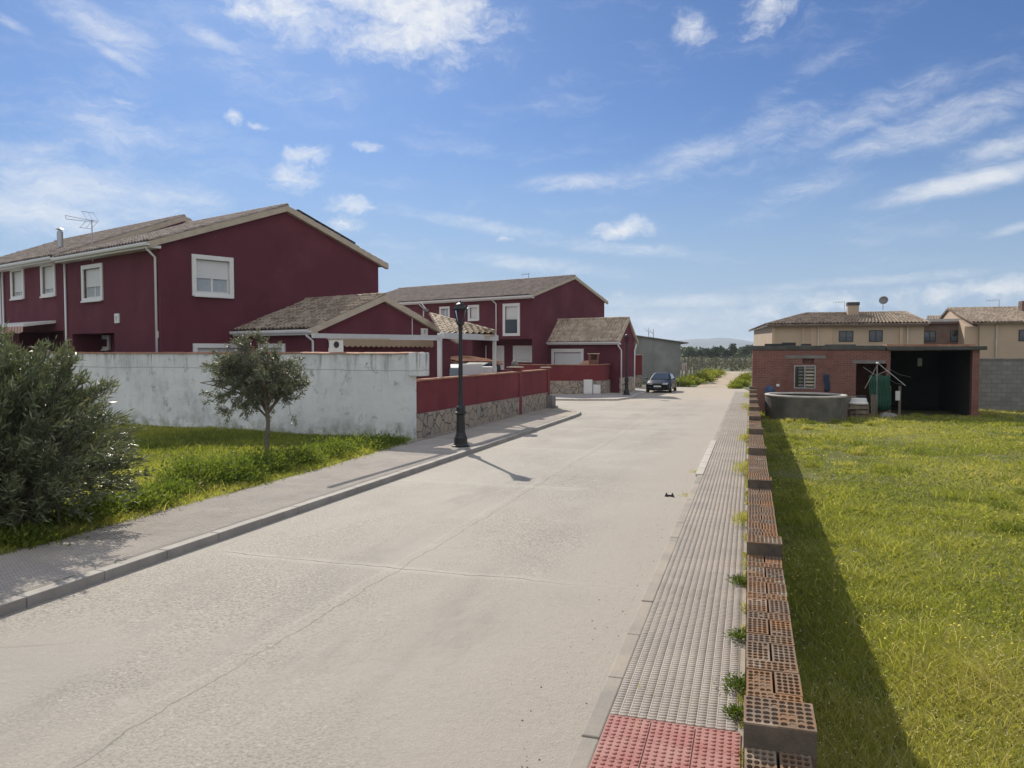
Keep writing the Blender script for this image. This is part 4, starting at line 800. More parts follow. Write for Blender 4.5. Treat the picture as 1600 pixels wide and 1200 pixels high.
# annex of the near house
S = fg.u(376); KX = fg.pt(S, 0); d = ray(494, HZ); n2 = A(-l1[1], l1[0], 0); tt = (n2 @ (KX - 0)) / (n2 @ A(d[0], d[1], 0)); K1 = A(d[0], d[1], 0) * tt
lenA = np.linalg.norm(K1 - KX); fa = Fr(K1, g1); fb = Fr(K1, l1); aA, zA = fa.hit(597, 467); wA = fa.u(704); zlA = fa.z(494, 513); zrA = zA - (zA - zlA) / aA * (wA - aA)
HA = House(K1, g1, l1, wA, lenA, zlA, zrA, aA, zA, gz(25) - .1)
h1a = h1
wAn = fb.rect(405, 537, 447, 590)
hh = window(h1a, fb, wAn, .15, curtain=False)
mb_root = h1
HA.body(h1, [], [hh], M_RED); HA.roof(h1, og=.14, oe=.35, m=M_TILE3)
e = HA.p(-.33, .1, HA.ze_out - .1); downpipe(h1, [e, e + A(0, 0, -.12), HA.p(-.05, .12, HA.ze_out - .42), HA.p(-.05, .12, HA.z0)])
# rear wing between the two houses
wr = HA.p(wA - .02, 3.2, 0); Fw = Fr(wr, g1); 
rw = House(wr, g1, l1, 4.6, 5, fa.z(704, 524), fa.z(704, 524), 1.7, fa.z(704, 524) + .75, gz(28) - .1)
rwt = thing('red_outbuilding', 'low red outbuilding with a sunlit tile slope behind the white pergola', 'outbuilding', rw.p(2, 0, gz(28)))
rw.zl = rw.zr = rw.zl - .12; rw.az = rw.zl + .05; rw.body(rwt, [], [], M_RED)
e0_, e1_ = P(690, 522, 29.2), P(773.5, 522.5, 29.2); r0_, r1_ = P(672, 491, 32.5), P(772.5, 518.5, 29.8)
roof_slope(e0_, e1_, r0_, r1_, M_TILE2, 'roof', rwt, .22, .34, .06); ridge(r0_, r1_, M_TILE2, rwt, .09)
alarm('alarm_box', 'square pale alarm box on the annex gable of the nearest red house', fa, fa.rect(657, 513, 667, 524))
mb = MB(); mb.tube([fa.pt(fa.u(643.5), fa.z(643, 487), .03), fa.pt(fa.u(643.5), fa.z(643, 530), .03)], .018, 6); tag(mb.build('cable_conduit', M_GUT), 'thin white conduit running down the annex gable', 'conduit')
t = thing('floodlight', 'small floodlight under the verge of the annex gable', 'floodlight', fa.pt(fa.u(660), fa.z(660, 485), .2)); 
mb = MB(); c = A(*fa.pt(fa.u(659), fa.z(659, 484), .25)); mb.bar(c + A(-.1, 0, 0), c + A(.1, 0, -.05), .16, .1); mb.build('lamp_head', M_CONC, t); mb = MB(); mb.tube([c + A(0, 0, .03), c + fa.n * -.2 + A(-.06, 0, .3)], .02, 6); mb.build('bracket', M_GUT, t)

# ---- second unit of the row, its roof a step higher
h2 = thing('red_terraced_house', 'dark red terraced house left of the nearest one with a slightly higher roof', 'house', H1.p(0, len1 + 4, gz(30)), 'dark red houses')
len2 = fl.u(-75) - len1
H2 = House(H1.p(0, len1 + .02, 0), g1, l1, wdt, len2, zl + .12, zr + .12, au, az_ + .42, gz(30) - .1)
f2 = H2.Fl; w1, w2, w3 = f2.rect(17, 418, 39, 468), f2.rect(64, 410, 88, 464), f2.rect(-16, 424, 2.5, 473)
H2.body(h2, [], [window(h2, f2, w1, .82), window(h2, f2, w2, .82), window(h2, f2, w3, .7), (.35, 5.2, H2.z0 + .02, f2.z(90, 517), 1.4)]); H2.roof(h2, og=-.02, oe=.5)
for x in (5.5, 9.5): downpipe(h2, [f2.pt(f2.u(x), zl, .07), f2.pt(f2.u(x), H2.z0, .07)])
mb = MB(); mb.lathe(H2.p(au * .5, 1.2, zl + .9), [(.12, 0), (.12, 1.6), (.08, 1.62), (.08, 1.75), (.2, 1.8), (.05, 1.88)], 12)
pp = A(*f2.pt(f2.u(94), f2.z(94, 377), -2.2)); mb = MB(); zpt = CAM_H + (HZ - 358) / FOC * np.linalg.norm((pp - A(0, 0, CAM_H))[:2]) * .82
q = P(94, 376, 36); mb.lathe(q + A(0, 0, -.3), [(.13, 0), (.13, .72), (.08, .73), (.08, .8), (.19, .82), (.03, .9)], 12); mb.build('flue', M_METAL, h2, smooth=False)
ac = f2.rect(-6, 478, 5, 488)
# striped awning of that house
t = thing('striped_awning', 'retracted striped awning with a scalloped edge over the terrace at the left', 'awning', f2.pt(2.6, f2.z(50, 508), .5))
mb = MB(); a0, a1 = f2.u(89), f2.u(-30); z1, z2 = f2.z(60, 502), f2.z(60, 508) - .02; q = lambda z, n: (f2.pt(a0, z, n), f2.pt(a1, z, n)); 
mb.hexa([f2.pt(a0, z1 - .12, .01), f2.pt(a1, z1 - .12, .01), f2.pt(a1, z2 - .12, 1.3), f2.pt(a0, z2 - .12, 1.3)], [f2.pt(a0, z1, .01), f2.pt(a1, z1, .01), f2.pt(a1, z2, 1.3), f2.pt(a0, z2, 1.3)]); mb.build('cover', M_WHITE, t)
M_STRIPE = NT('striped_canvas'); wv_ = M_STRIPE.n('ShaderNodeTexWave', bands_direction='X'); wv_.inputs['Scale'].default_value = 1.1; M_STRIPE.l(M_STRIPE.tc.outputs['Object'], wv_.inputs[0]); M_STRIPE.col(M_STRIPE.mix(M_STRIPE.ramp(wv_.outputs[1], .45, .55), (.4, .16, .12), (.5, .42, .36))); M_STRIPE = M_STRIPE.set(.9)
def valance(F, a0, a1, zt, drop, n, name, m, parent, k=12):
    mb = MB(); N = k * 8
    for i in range(N + 1):
        uu = a0 + (a1 - a0) * i / N; dd = drop * (.78 + .22 * abs(math.sin(math.pi * i / 8)))
        for (zz, nn) in ((zt, n), (zt - dd, n + .02), (zt - dd, n + .028), (zt, n + .008)): mb.v.append(tuple(F.pt(uu, zz, nn)))
    for i in range(N):
        for j in range(4): mb.f.append((i * 4 + j, i * 4 + (j + 1) % 4, i * 4 + 4 + (j + 1) % 4, i * 4 + 4 + j))
    return mb.build(name, m, parent)
valance(f2, a0, a1, z2 - .1, .3, 1.305, 'valance', M_STRIPE, t, 9)

# ================================================================== WHITE WALL and things on it
WX = Fr((WA[0], WA[1]), (-1, .118, 0)); ZW = 2.585; zwb = gz(21) + .05
ww = thing('white_wall', 'tall stained white garden wall with a tile coping behind the small tree', 'wall', WX.pt(6, zwb))
mb = MB(); mb.fbox(WX, 0, 34, zwb - .1, ZW - .06, -.22, 0); mb.build('wall_face', M_WWALL, ww)
mb = MB(); q = WX.rect(647, 556, 660, 588); mb.fbox(WX, -.3, .12, q[2], ZW - .02, -.5, .05); mb.build('end_block', M_WWALL, ww, bevel=.03)
mb = MB(); x = -.25
while x < 33:
    L_ = .42 + rng.normal(0, .015); t_ = rng.normal(0, .008); mb.hexa([WX.pt(x, ZW - .065 + t_, .05), WX.pt(x + L_, ZW - .06, .05), WX.pt(x + L_, ZW - .06, -.27), WX.pt(x, ZW - .065 + t_, -.27)], [WX.pt(x, ZW - .045 + t_, .045), WX.pt(x + L_, ZW - .04, .045), WX.pt(x + L_, ZW - .005, -.27), WX.pt(x, ZW - .01 + t_, -.27)]); x += L_ + .004
mb.build('coping_tile', M_TERRA, ww)
# white barbecue chimney head with round holes
bc0 = A(*WX.pt(*WX.hit(511, 555), -.45)); bt = thing('barbecue_chimney', 'white barbecue chimney head with round smoke holes above the white wall', 'chimney', (bc0[0], bc0[1], 2.3)); hh_ = (555 - 531) / FOC * 24.2; bw_ = .23
mb = MB(); ang = math.radians(35)
def bcp(x, y, z): return (bc0[0] + x * math.cos(ang) - y * math.sin(ang), bc0[1] + x * math.sin(ang) + y * math.cos(ang), z)
mb.hexa([bcp(x, y, 1.2) for x, y in ((-bw_, -bw_), (bw_, -bw_), (bw_, bw_), (-bw_, bw_))], [bcp(x * .94, y * .94, 2.56 + hh_ - .06) for x, y in ((-bw_, -bw_), (bw_, -bw_), (bw_, bw_), (-bw_, bw_))]); mb.build('stack', M_WHITE, bt, bevel=.02)
mb = MB(); k = bw_ * 1.12; zc = 2.56 + hh_ - .058; mb.hexa([bcp(x, y, zc) for x, y in ((-k, -k), (k, -k), (k, k), (-k, k))], [bcp(x, y, zc + .05) for x, y in ((-k, -k), (k, -k), (k, k), (-k, k))]); mb.hexa([bcp(x, y, zc + .051) for x, y in ((-k, -k), (k, -k), (k, k), (-k, k))], [bcp(x * .12, y * .12, zc + .14) for x, y in ((-k, -k), (k, -k), (k, k), (-k, k))]); mb.build('cap', M_CREAM, bt)
for (dx, dy) in ((0, -1), (1, 0), (-1, 0)):
    mb = MB(); N = 16; k = len(mb.v); hz_ = 2.56 + hh_ * .52
    for off in (.225, .235):
        for j in range(N):
            a = 2 * math.pi * j / N; s_, t_ = .085 * math.cos(a), .105 * math.sin(a); mb.v.append(bcp(dx * off + (s_ if dx == 0 else 0), dy * off + (s_ if dy == 0 else 0), hz_ + t_))
    for j in range(N): mb.f.append((j, (j + 1) % N, N + (j + 1) % N, N + j))
    mb.f.append(tuple(range(N, 2 * N))); mb.build('smoke_hole', M_DARK, bt)
# tan awning on the annex gable
t = thing('tan_awning', 'retracted tan awning with a wavy valance on the annex gable under the pergola', 'awning', fa.pt(1.5, fa.z(600, 530), .3)); q0, q1 = fa.u(512), fa.u(669)
za_, zb_ = fa.z(600, 529), fa.z(600, 531)
mb = MB(); mb.fbox(fa, q0, q1, za_ - .1, za_ + .02, .01, .3); mb.build('cassette', M_CREAM, t, bevel=.02)
M_TAN = simple('tan_canvas', (.36, .265, .18), .12, 3, .9); valance(fa, q0, q1, za_ - .05, (544 - 530) / FOC * 25.5, .31, 'valance', M_TAN, t, 20)
# white pergola
_pa, _pb = P(687, HZ, 25.4), P(772.5, HZ, 30.6); PF = Fr(_pa[:2], (_pb - _pa)); zp = PF.z(687, 522)
M_PERG = simple('grey_white_aluminium', (.55, .55, .54), .1, 4, .45)
pg = thing('white_pergola', 'white aluminium pergola frame standing behind the red boundary wall', 'pergola', PF.pt(0, gz(24)))
l_, r_ = PF.u(489), PF.u(775)
pr = lambda x, y: A(*PF.pt(*PF.hit(x, y), 0))
mb = MB(); mb.fbox(PF, PF.u(690.5), PF.u(776), PF.z(740, 531), PF.z(740, 522), -.08, .08); mb.build('beam', M_PERG, pg, bevel=.01)
mb = MB(); a, b = pr(687, 526.5), pr(489, 524.5); mb.bar(a, b, .08, .11); mb.build('beam', M_PERG, pg)
for x in (687, 772.5): mb = MB(); uu = PF.u(x); mb.fbox(PF, uu - .065, uu + .065, gz(24), PF.z(x, 522) + .02, -.065, .065); mb.build('post', M_PERG, pg, bevel=.008)
mb = MB(); a = pr(690, 529); mb.bar(a, a + g1 * -.0 + l1 * 2.4 + A(0, 0, .05), .08, .12); mb.build('rafter', M_PERG, pg)
mb = MB(); a = pr(771, 528); mb.bar(a, a + l1 * 2.2 + A(0, 0, .05), .08, .12); mb.build('rafter', M_PERG, pg)

# ================================================================== RED BOUNDARY WALL beside the lamp
RW = Fr(WA, (WB[0] - WA[0], WB[1] - WA[1], 0)); Lr = RW.u(858, 600); zrb = lambda u_: gz(WA[1] + u_) + .1
rwall = thing('red_boundary_wall', 'red boundary wall with a crazy stone base running along the left pavement', 'wall', RW.pt(7, zrb(7)), 'red boundary walls')
ztA, ztB = RW.z(660, 593), RW.z(855, 577); zsA, zsB = RW.z(650, 647), RW.z(855, 613); uA, uB = RW.u(660), RW.u(855)
ft = lambda u_: ztA + (ztB - ztA) * (u_ - uA) / (uB - uA); fs = lambda u_: zsA + (zsB - zsA) * (u_ - RW.u(650)) / (uB - RW.u(650))
def ramped(F, u0, u1, b, t_, n0, n1): 
    mb = MB(); mb.hexa([F.pt(u0, b(u0), n0), F.pt(u1, b(u1), n0), F.pt(u1, b(u1), n1), F.pt(u0, b(u0), n1)], [F.pt(u0, t_(u0), n0), F.pt(u1, t_(u1), n0), F.pt(u1, t_(u1), n1), F.pt(u0, t_(u0), n1)]); return mb
ramped(RW, .235, Lr, fs, lambda u_: ft(u_) - .04, -.2, 0).build('painted_wall', M_RED2, rwall)
ramped(RW, .235, Lr, lambda u_: zrb(u_) - .1, lambda u_: fs(u_) - .003, -.2, .035).build('stone_base', M_STONE, rwall)
ramped(RW, RW.u(660), Lr - .2, lambda u_: ft(u_) - .038, lambda u_: ft(u_) + .01, -.25, .05).build('coping', M_TERRA, rwall)
for x, hgt in ((812, .16), (856, .06)):
    uu = RW.u(x); mb = ramped(RW, uu - .17, uu + .17, lambda u_: zrb(u_) - .05, lambda u_: ft(u_) + hgt, -.25, .05); pr_ = mb.build('pier', M_RED2, rwall)
    mb = ramped(RW, uu - .24, uu + .24, lambda u_: ft(uu) + hgt + .003, lambda u_: ft(uu) + hgt + .05, -.31, .11); mb.build('pier_cap', M_CREAM, pr_)
# side return of that wall along the side street
RS = Fr(RW.pt(Lr, 0)[:2], (-1, .06, 0))
mb = MB(); mb.fbox(RS, .02, 9, gz(36), ft(Lr) - .05, -.2, 0); mb.build('side_wall', M_RED2, rwall)
mb = MB(); z_ = zrb(Lr); uu = RW.u(858); q = [RW.pt(uu - .55, 0, .04), RW.pt(uu - .05, 0, .04), RW.pt(uu - .05, 0, .34), RW.pt(uu - .55, 0, .34)]
ub_ = thing('utility_cabinet', 'grey concrete utility cabinet at the street corner end of the red wall', 'cabinet', RW.pt(uu - .3, z_, .2)); zt_ = RW.z(858, 617)
mb = MB(); mb.fbox(RW, uu - .6, uu + .02, z_ + .1, zt_, .04, .34); mb.build('cabinet_body', M_CONC, ub_, bevel=.02); mb = MB(); mb.fbox(RW, uu - .66, uu + .12, z_ - .05, z_ + .1, .038, .42); mb.build('plinth', M_CONC, ub_)
# things seen over the wall: van, canopy, panel, covered furniture
vc = A(*RW.pt(RW.u(740), 0, -3.2)); vn = thing('blue_van', 'pale blue van parked behind the red boundary wall', 'van', (vc[0], vc[1], gz(30))); vz = gz(30)
VF = Fr(vc[:2], vp(1250)); ztp = VF.z(740, 568.5); a_, b_ = VF.u(700), VF.u(758); M_VAN = simple('pale_blue_paint', (.36, .44, .52), .06, 2, .3)
pv = [(a_, .55), (a_, ztp - .15), (a_ + .25, ztp), (b_ - .9, ztp), (b_ - .15, ztp - .62), (b_ + .75, ztp - .85), (b_ + .85, .5), (b_ + .85, .35), (a_, .35)]
mb = MB(); pv = [(x, z + (vz if z < .6 else 0)) for x, z in pv]; mb.hexa([VF.pt(x, z, .95) for x, z in pv], [VF.pt(x, z, -.95) for x, z in pv]); mb.build('body', M_VAN, vn, bevel=.05)
for x0, x1 in ((.1, .45), (.5, .8)): mb = MB(); mb.fbox(VF, a_ + (b_ - a_) * x0, a_ + (b_ - a_) * x1, ztp - .75, ztp - .3, .9, .957); mb.build('window', M_GLASS, vn, bevel=.01)
for x in (a_ + .7, b_ + .1):
    for n in (.93, -.93): mb = MB(); c = VF.pt(x, vz + .33, n); mb.tube([c - VF.n * .1, c + VF.n * .1], .33, 20); mb.build('wheel', M_DARK, vn)
t = thing('tiled_canopy', 'small weathered tile canopy roof above the blue van', 'canopy', (vc[0], vc[1] + 2.5, gz(33))); CF = Fr(VF.pt(0, 0, -2)[:2], vp(1400))
roof_slope(CF.pt(*CF.hit(700, 566), .7), CF.pt(*CF.hit(768, 567), .7), CF.pt(*CF.hit(703, 560), -.5), CF.pt(*CF.hit(742, 557.5), -.5), M_TERRA, 'roof', t)
for x in (702, 764):
    for n in (.6, -.4): mb = MB(); uu = CF.u(x); mb.fbox(CF, uu - .05, uu + .05, gz(33), CF.z(x, 567) - .03, n - .05, n + .05); mb.build('post', M_WOOD, t)
mb = MB(); q = RW.rect(759, 569, 789, 590); mb.fbox(RW, q[0], q[1], 0.2, q[3], -1.0, -.95); tag(mb.build('white_screen', M_WHITE, bevel=.01), 'white screen panel standing behind the red boundary wall beside the pergola post', 'screen')
t = thing('white_cabinet', 'small white cabinet with a dark glass front behind the red boundary wall', 'cabinet', RW.pt(RW.u(793), .3, -.8)); q = RW.rect(789.5, 573, 798, 590); mb = MB(); mb.fbox(RW, q[0], q[1], .2, q[3], -1.2, -.6); mb.build('case', M_WHITE, t, bevel=.02); mb = MB(); mb.fbox(RW, q[0] + .1, q[1] - .1, q[3] - .6, q[3] - .08, -.602, -.59); mb.build('glass_front', M_DARK, t)
mb = MB(); a, b = RW.u(799), RW.u(826); pf = [(a, .2), (a, RW.z(800, 572)), ((a + b) / 2 - .3, RW.z(800, 567)), (b - .4, RW.z(815, 569)), (b, RW.z(826, 574)), (b, .2)]; mb.hexa([RW.pt(x, z, -1.3) for x, z in pf], [RW.pt(x, z, -2.3) for x, z in pf]); tag(mb.build('furniture_cover', M_DARK, bevel=.05), 'dark sheet covering garden furniture behind the red boundary wall', 'cover')
bp = A(*RW.pt(RW.u(823), 0, -.55)); zb_ = RW.z(823, 578); t = thing('ball_pillar', 'stone pillar topped by a grey ball behind the red boundary wall', 'pillar', (bp[0], bp[1], gz(32)))
mb = MB(); mb.box(bp[0] - .14, bp[0] + .14, bp[1] - .14, bp[1] + .14, gz(32), RW.z(823, 573) - .05); mb.build('shaft', M_CONC, t, bevel=.01); mb = MB(); mb.box(bp[0] - .3, bp[0] + .3, bp[1] - .3, bp[1] + .3, RW.z(823, 573) - .048, RW.z(823, 573)); mb.build('cap', M_CREAM, t); mb = MB(); mb.sphere((bp[0], bp[1], RW.z(823, 573) + .12), .16, 16); mb.build('ball', M_CONC, t, smooth=True)

# ================================================================== SECOND RED HOUSE
g2, l2 = vp(1744), vp(-700); C2 = P(833, HZ, 55); Fg2, Fl2 = Fr(C2, g2), Fr(C2, l2)
au2, az2 = Fg2.hit(897, 434); w2_ = Fg2.u(944); zl2 = Fg2.z(833, 461); zr2 = Fg2.z(944, 470.5); H3 = House(C2, g2, l2, w2_, Fl2.u(555), zl2, zr2, au2, az2, gz(54) - .1)
h3 = thing('far_red_house', 'farther dark red house with a long tile roof and a recessed porch', 'house', H3.p(0, 4, gz(54)), 'dark red houses')
wr_ = [Fl2.rect(687, 479, 703, 500), Fl2.rect(731.5, 476.5, 749, 501)]; fr_ = Fl2.rect(786, 474, 812.5, 525); pz = Fl2.rect(738, 530, 832, 580)
pz = (pz[0] + .05, pz[1], H3.z0 + .02, pz[3], 1.6)
hl = [window(h3, Fl2, wr_[0], .0, curtain=True), window(h3, Fl2, wr_[1], .98, fw=.2), window(h3, Fl2, fr_, .55, fw=.22, sill=False, curtain=False, halves=1), pz]
mb = MB(); mb.fbox(Fl2, fr_[0] + .2, fr_[1] - .2, fr_[2] + .2, fr_[2] + 1.2, .0, .03); mb.build('balcony_glass', simple('smoked_glass', (.03, .045, .055), .1, 2, .15), h3)
H3.body(h3, [], hl); H3.roof(h3, og=.1, oe=.4)
FP = Fr(Fl2.pt(0, 0, -1.58)[:2], l2)
for (x0, y0, x1, y1) in ((748, 540, 760, 585), (771, 540, 788, 585), (802, 540, 832, 566)):
    window(h3, FP, FP.rect(x0, y0, x1, y1), .98 if x0 != 748 else .3, depth=.04, fw=.17, sill=False, halves=1)
e = Fl2.pt(Fl2.u(771), zl2 - .1, .35); downpipe(h3, [e, Fl2.pt(Fl2.u(776), zl2 - .5, .06), Fl2.pt(Fl2.u(776), Fl2.z(776, 527), .06)], .05)
e = Fl2.pt(Fl2.u(657), zl2 - .1, .35); downpipe(h3, [e, Fl2.pt(Fl2.u(663), zl2 - .55, .06), Fl2.pt(Fl2.u(663), H3.z0, .06)], .05)
mb = MB(); c = Fl2.pt(Fl2.u(815), Fl2.z(815, 533), -.6); mb.lathe(c, [(.06, -.18), (.1, -.1), (.02, 0), (.02, .12)], 8); tag(mb.build('porch_lamp', M_DARK), 'tiny dark lantern hanging in the porch of the farther red house', 'lamp')
antenna(Fr(H3.p(au2, 0, 0)[:2], l2), 826, 435, 427, 'faint tv antenna on the ridge of the farther red house', size=.6)
# garage annex
S2 = Fg2.u(858.5); KX = Fg2.pt(S2, 0); d = ray(968.5, HZ); n2 = A(-l2[1], l2[0], 0); K2 = A(d[0], d[1], 0) * ((n2 @ KX) / (n2 @ A(d[0], d[1], 0))); lenB = np.linalg.norm(K2 - KX); fc, fd = Fr(K2, g2), Fr(K2, l2)
aB, zB = fc.hit(981, 500); wB = fc.u(991.5); zlB = fc.z(968.5, 528); zrB = fc.z(991.5, 529); HB = House(K2, g2, l2, wB, lenB, zlB, zrB, aB, zB, gz(52) - .1)
gd = fd.rect(862, 545, 912, 590); hb = window(h3, fd, gd, .98, fw=.24, sill=False)
HB.body(h3, [], [(hb[0], hb[1], HB.z0 + .02, hb[3], .14)]); HB.roof(h3, og=.12, oe=.3, m=M_TILE2, board=.16)
for uu, si in ((.1, 1), (wB - .1, -1)):
    e = HB.p(-.25 if si == 1 else wB + .25, .0, HB.ze_out - .1); downpipe(h3, [e, e + A(0, 0, -.15), HB.p(uu, -.06, HB.ze_out - .6), HB.p(uu, -.06, gz(52) + .1)], .05)
mb = MB(); mb.hexa([HB.p(-.04, -.05, gz(52)), HB.p(wB + .04, -.05, gz(52)), HB.p(wB + .04, -.002, gz(52)), HB.p(-.04, -.002, gz(52))], [HB.p(-.04, -.05, fc.z(980, 590)), HB.p(wB + .04, -.05, fc.z(980, 588)), HB.p(wB + .04, -.002, fc.z(980, 588)), HB.p(-.04, -.002, fc.z(980, 590))]); mb.build('stone_base', M_STONE, h3)
# street wall of that house with a rounded corner
bpx = [(800, 617.5), (858, 617.8), (905, 618), (935, 618), (946, 617), (955, 615.3), (967, 613)]; ba = [G(x, y)[:2] for x, y in bpx]
zt_b = [P(x, yt, FOC * 0 + np.dot(A(*b_, 0), A(-math.sin(YAW), math.cos(YAW), 0)))[2] for (x, y), b_, yt in zip(bpx, ba, (569, 569.5, 569.8, 569.5, 569, 568.5, 567.5))]
fw_ = thing('red_street_wall', 'curved red street wall with a stone base in front of the garage annex', 'wall', (*ba[2], gz(50)), 'red boundary walls')
def ribbon(name, m, z0f, z1f, t0, t1, parent):
    mb = MB(); pts = [A(*b_, 0) for b_ in ba]
    for i in range(len(pts) - 1):
        a, b = pts[i], pts[i + 1]; na = pts[min(i + 1, len(pts) - 1)] - pts[max(i - 1, 0)]; nb = pts[min(i + 2, len(pts) - 1)] - pts[max(i, 0)]
        f = lambda v: A(v[1], -v[0], 0) / np.linalg.norm(v); na, nb = f(na), f(nb)
        mb.hexa([a + na * t0 + A(0, 0, z0f(i)), b + nb * t0 + A(0, 0, z0f(i + 1)), b + nb * t1 + A(0, 0, z0f(i + 1)), a + na * t1 + A(0, 0, z0f(i))], [a + na * t0 + A(0, 0, z1f(i)), b + nb * t0 + A(0, 0, z1f(i + 1)), b + nb * t1 + A(0, 0, z1f(i + 1)), a + na * t1 + A(0, 0, z1f(i))])
    return mb.build(name, m, parent)
ribbon('painted_wall', M_RED2, lambda i: gz(50), lambda i: zt_b[i] - .05, -.2, 0, fw_); ribbon('stone_base', M_STONE, lambda i: gz(50) - .05, lambda i: gz(50) + .98, -.1, .05, fw_); ribbon('coping', M_TERRA, lambda i: zt_b[i] - .048, lambda i: zt_b[i] + .01, -.26, .06, fw_)
pc = ba[5]; mb = MB(); mb.box(pc[0] - .2, pc[0] + .2, pc[1] - .2, pc[1] + .25, gz(50), zt_b[5] + .12); pq = mb.build('pier', M_RED2, fw_); mb = MB(); mb.box(pc[0] - .28, pc[0] + .28, pc[1] - .28, pc[1] + .3, zt_b[5] + .122, zt_b[5] + .18); mb.build('pier_cap', M_CREAM, pq)
BFm = Fr(ba[1], (ba[3][0] - ba[1][0], ba[3][1] - ba[1][1], 0))
for nm, lb, (x0, y0, x1, y1) in (('meter_cabinet', 'tall white meter cabinet against the stone base of the curved street wall', (911.5, 593, 925, 616)), ('meter_cabinet', 'low white meter cabinet to the right of the tall one', (926, 601, 937.5, 616))):
    q = BFm.rect(x0, y0, x1, y1); t = thing(nm, lb, 'meter cabinet', BFm.pt((q[0] + q[1]) / 2, gz(50), .2)); mb = MB(); mb.fbox(BFm, q[0], q[1], gz(50) + .12, q[3], .06, .32); mb.build('case', M_WHITE, t, bevel=.02); mb = MB(); mb.fbox(BFm, q[0] + .06, q[1] - .06, gz(50) + .2, q[3] - .08, .322, .335); mb.build('door', M_WHITE, t)
    mb = MB(); mb.fbox(BFm, q[0] - .04, q[1] + .04, gz(50) - .05, gz(50) + .118, .05, .36); mb.build('plinth', M_CONC, t)
# brick barbecue behind it
BQ = Fr(BFm.pt(0, 0, -.9)[:2], BFm.d); q = BQ.rect(920, 552, 935.5, 572); t = thing('brick_barbecue', 'small brick barbecue with an open smoke hood behind the curved street wall', 'barbecue', BQ.pt(q[0], gz(50), 0))
mb = MB(); zq = q[3]; zb_ = q[2]
for a, b in ((q[0], q[0] + .13), (q[1] - .13, q[1])): mb.fbox(BQ, a, b, zb_ - .3, zq - .06, -.55, 0)
mb.fbox(BQ, q[0] + .13, q[1] - .13, zb_ + .25, zq - .06, -.55, -.42); mb.fbox(BQ, q[0] + .13, q[1] - .13, zb_ - .3, zb_ + .42, -.42, -.0); mb.fbox(BQ, q[0], q[1], gz(50), zb_ - .302, -.55, 0); mb.build('chimney', M_BRICK, t)
mb = MB(); mb.fbox(BQ, q[0] - .06, q[1] + .06, zq - .058, zq, -.6, .06); mb.build('cap', M_CREAM, t)
q2 = BQ.rect(903, 564, 920, 572); mb = MB(); mb.hexa([BQ.pt(q2[0], q2[2], .3), BQ.pt(q2[1], q2[2], .3), BQ.pt(q2[1], q2[2], -.5), BQ.pt(q2[0], q2[2], -.5)], [BQ.pt(q2[0] + .45, q2[3], .05), BQ.pt(q2[1], q2[3] + .05, .05), BQ.pt(q2[1], q2[3] + .05, -.4), BQ.pt(q2[0] + .45, q2[3], -.4)]); mb.build('hood', M_TERRA, t)
# wall piece beyond the annex
EF = Fr(G(1003, 607)[:2], (1, .0, 0)); mb = MB(); a, b = EF.u(990), EF.u(1003); z1 = EF.z(1000, 555); zm = EF.z(1000, 586); be = thing('red_end_wall', 'short red wall piece with a stone base right of the garage annex', 'wall', EF.pt(b, gz(60)), 'red boundary walls')
mb.fbox(EF, a - 1, b, zm, z1, -.2, 0); mb.build('painted_wall', M_RED2, be); mb = MB(); mb.fbox(EF, a - 1, b, gz(60) - .05, zm - .003, -.2, .04); mb.build('stone_base', M_STONE, be); mb = MB(); mb.fbox(EF, a - 1, b + .06, z1 + .002, z1 + .06, -.25, .06); mb.build('coping', M_CREAM, be)
# pavement and kerb round the far corner
kp = [(800, 623), (858, 625.5), (905, 626), (960, 625.8), (985, 622.5), (993, 618), (1010, 612.5), (1008, 608)]; kp = [G(x, y)[:2] for x, y in kp]
slab('far_pavement', [tuple(p) for p in kp] + [tuple(G(995, 604)[:2]), tuple(G(800, 614)[:2])], -.05, .1, M_PAVE)
mb = MB()
for i in range(len(kp) - 1):
    a, b = A(*kp[i], 0), A(*kp[i + 1], 0); d = b - a; nn = A(d[1], -d[0], 0) / np.linalg.norm(d) * .15; mb.prism([a[:2], b[:2], (b + nn)[:2], (a + nn)[:2]], -.05, .107, True)
kind(mb.build('far_kerb', M_KERBW, org=(0, 0, 0)), 'structure')

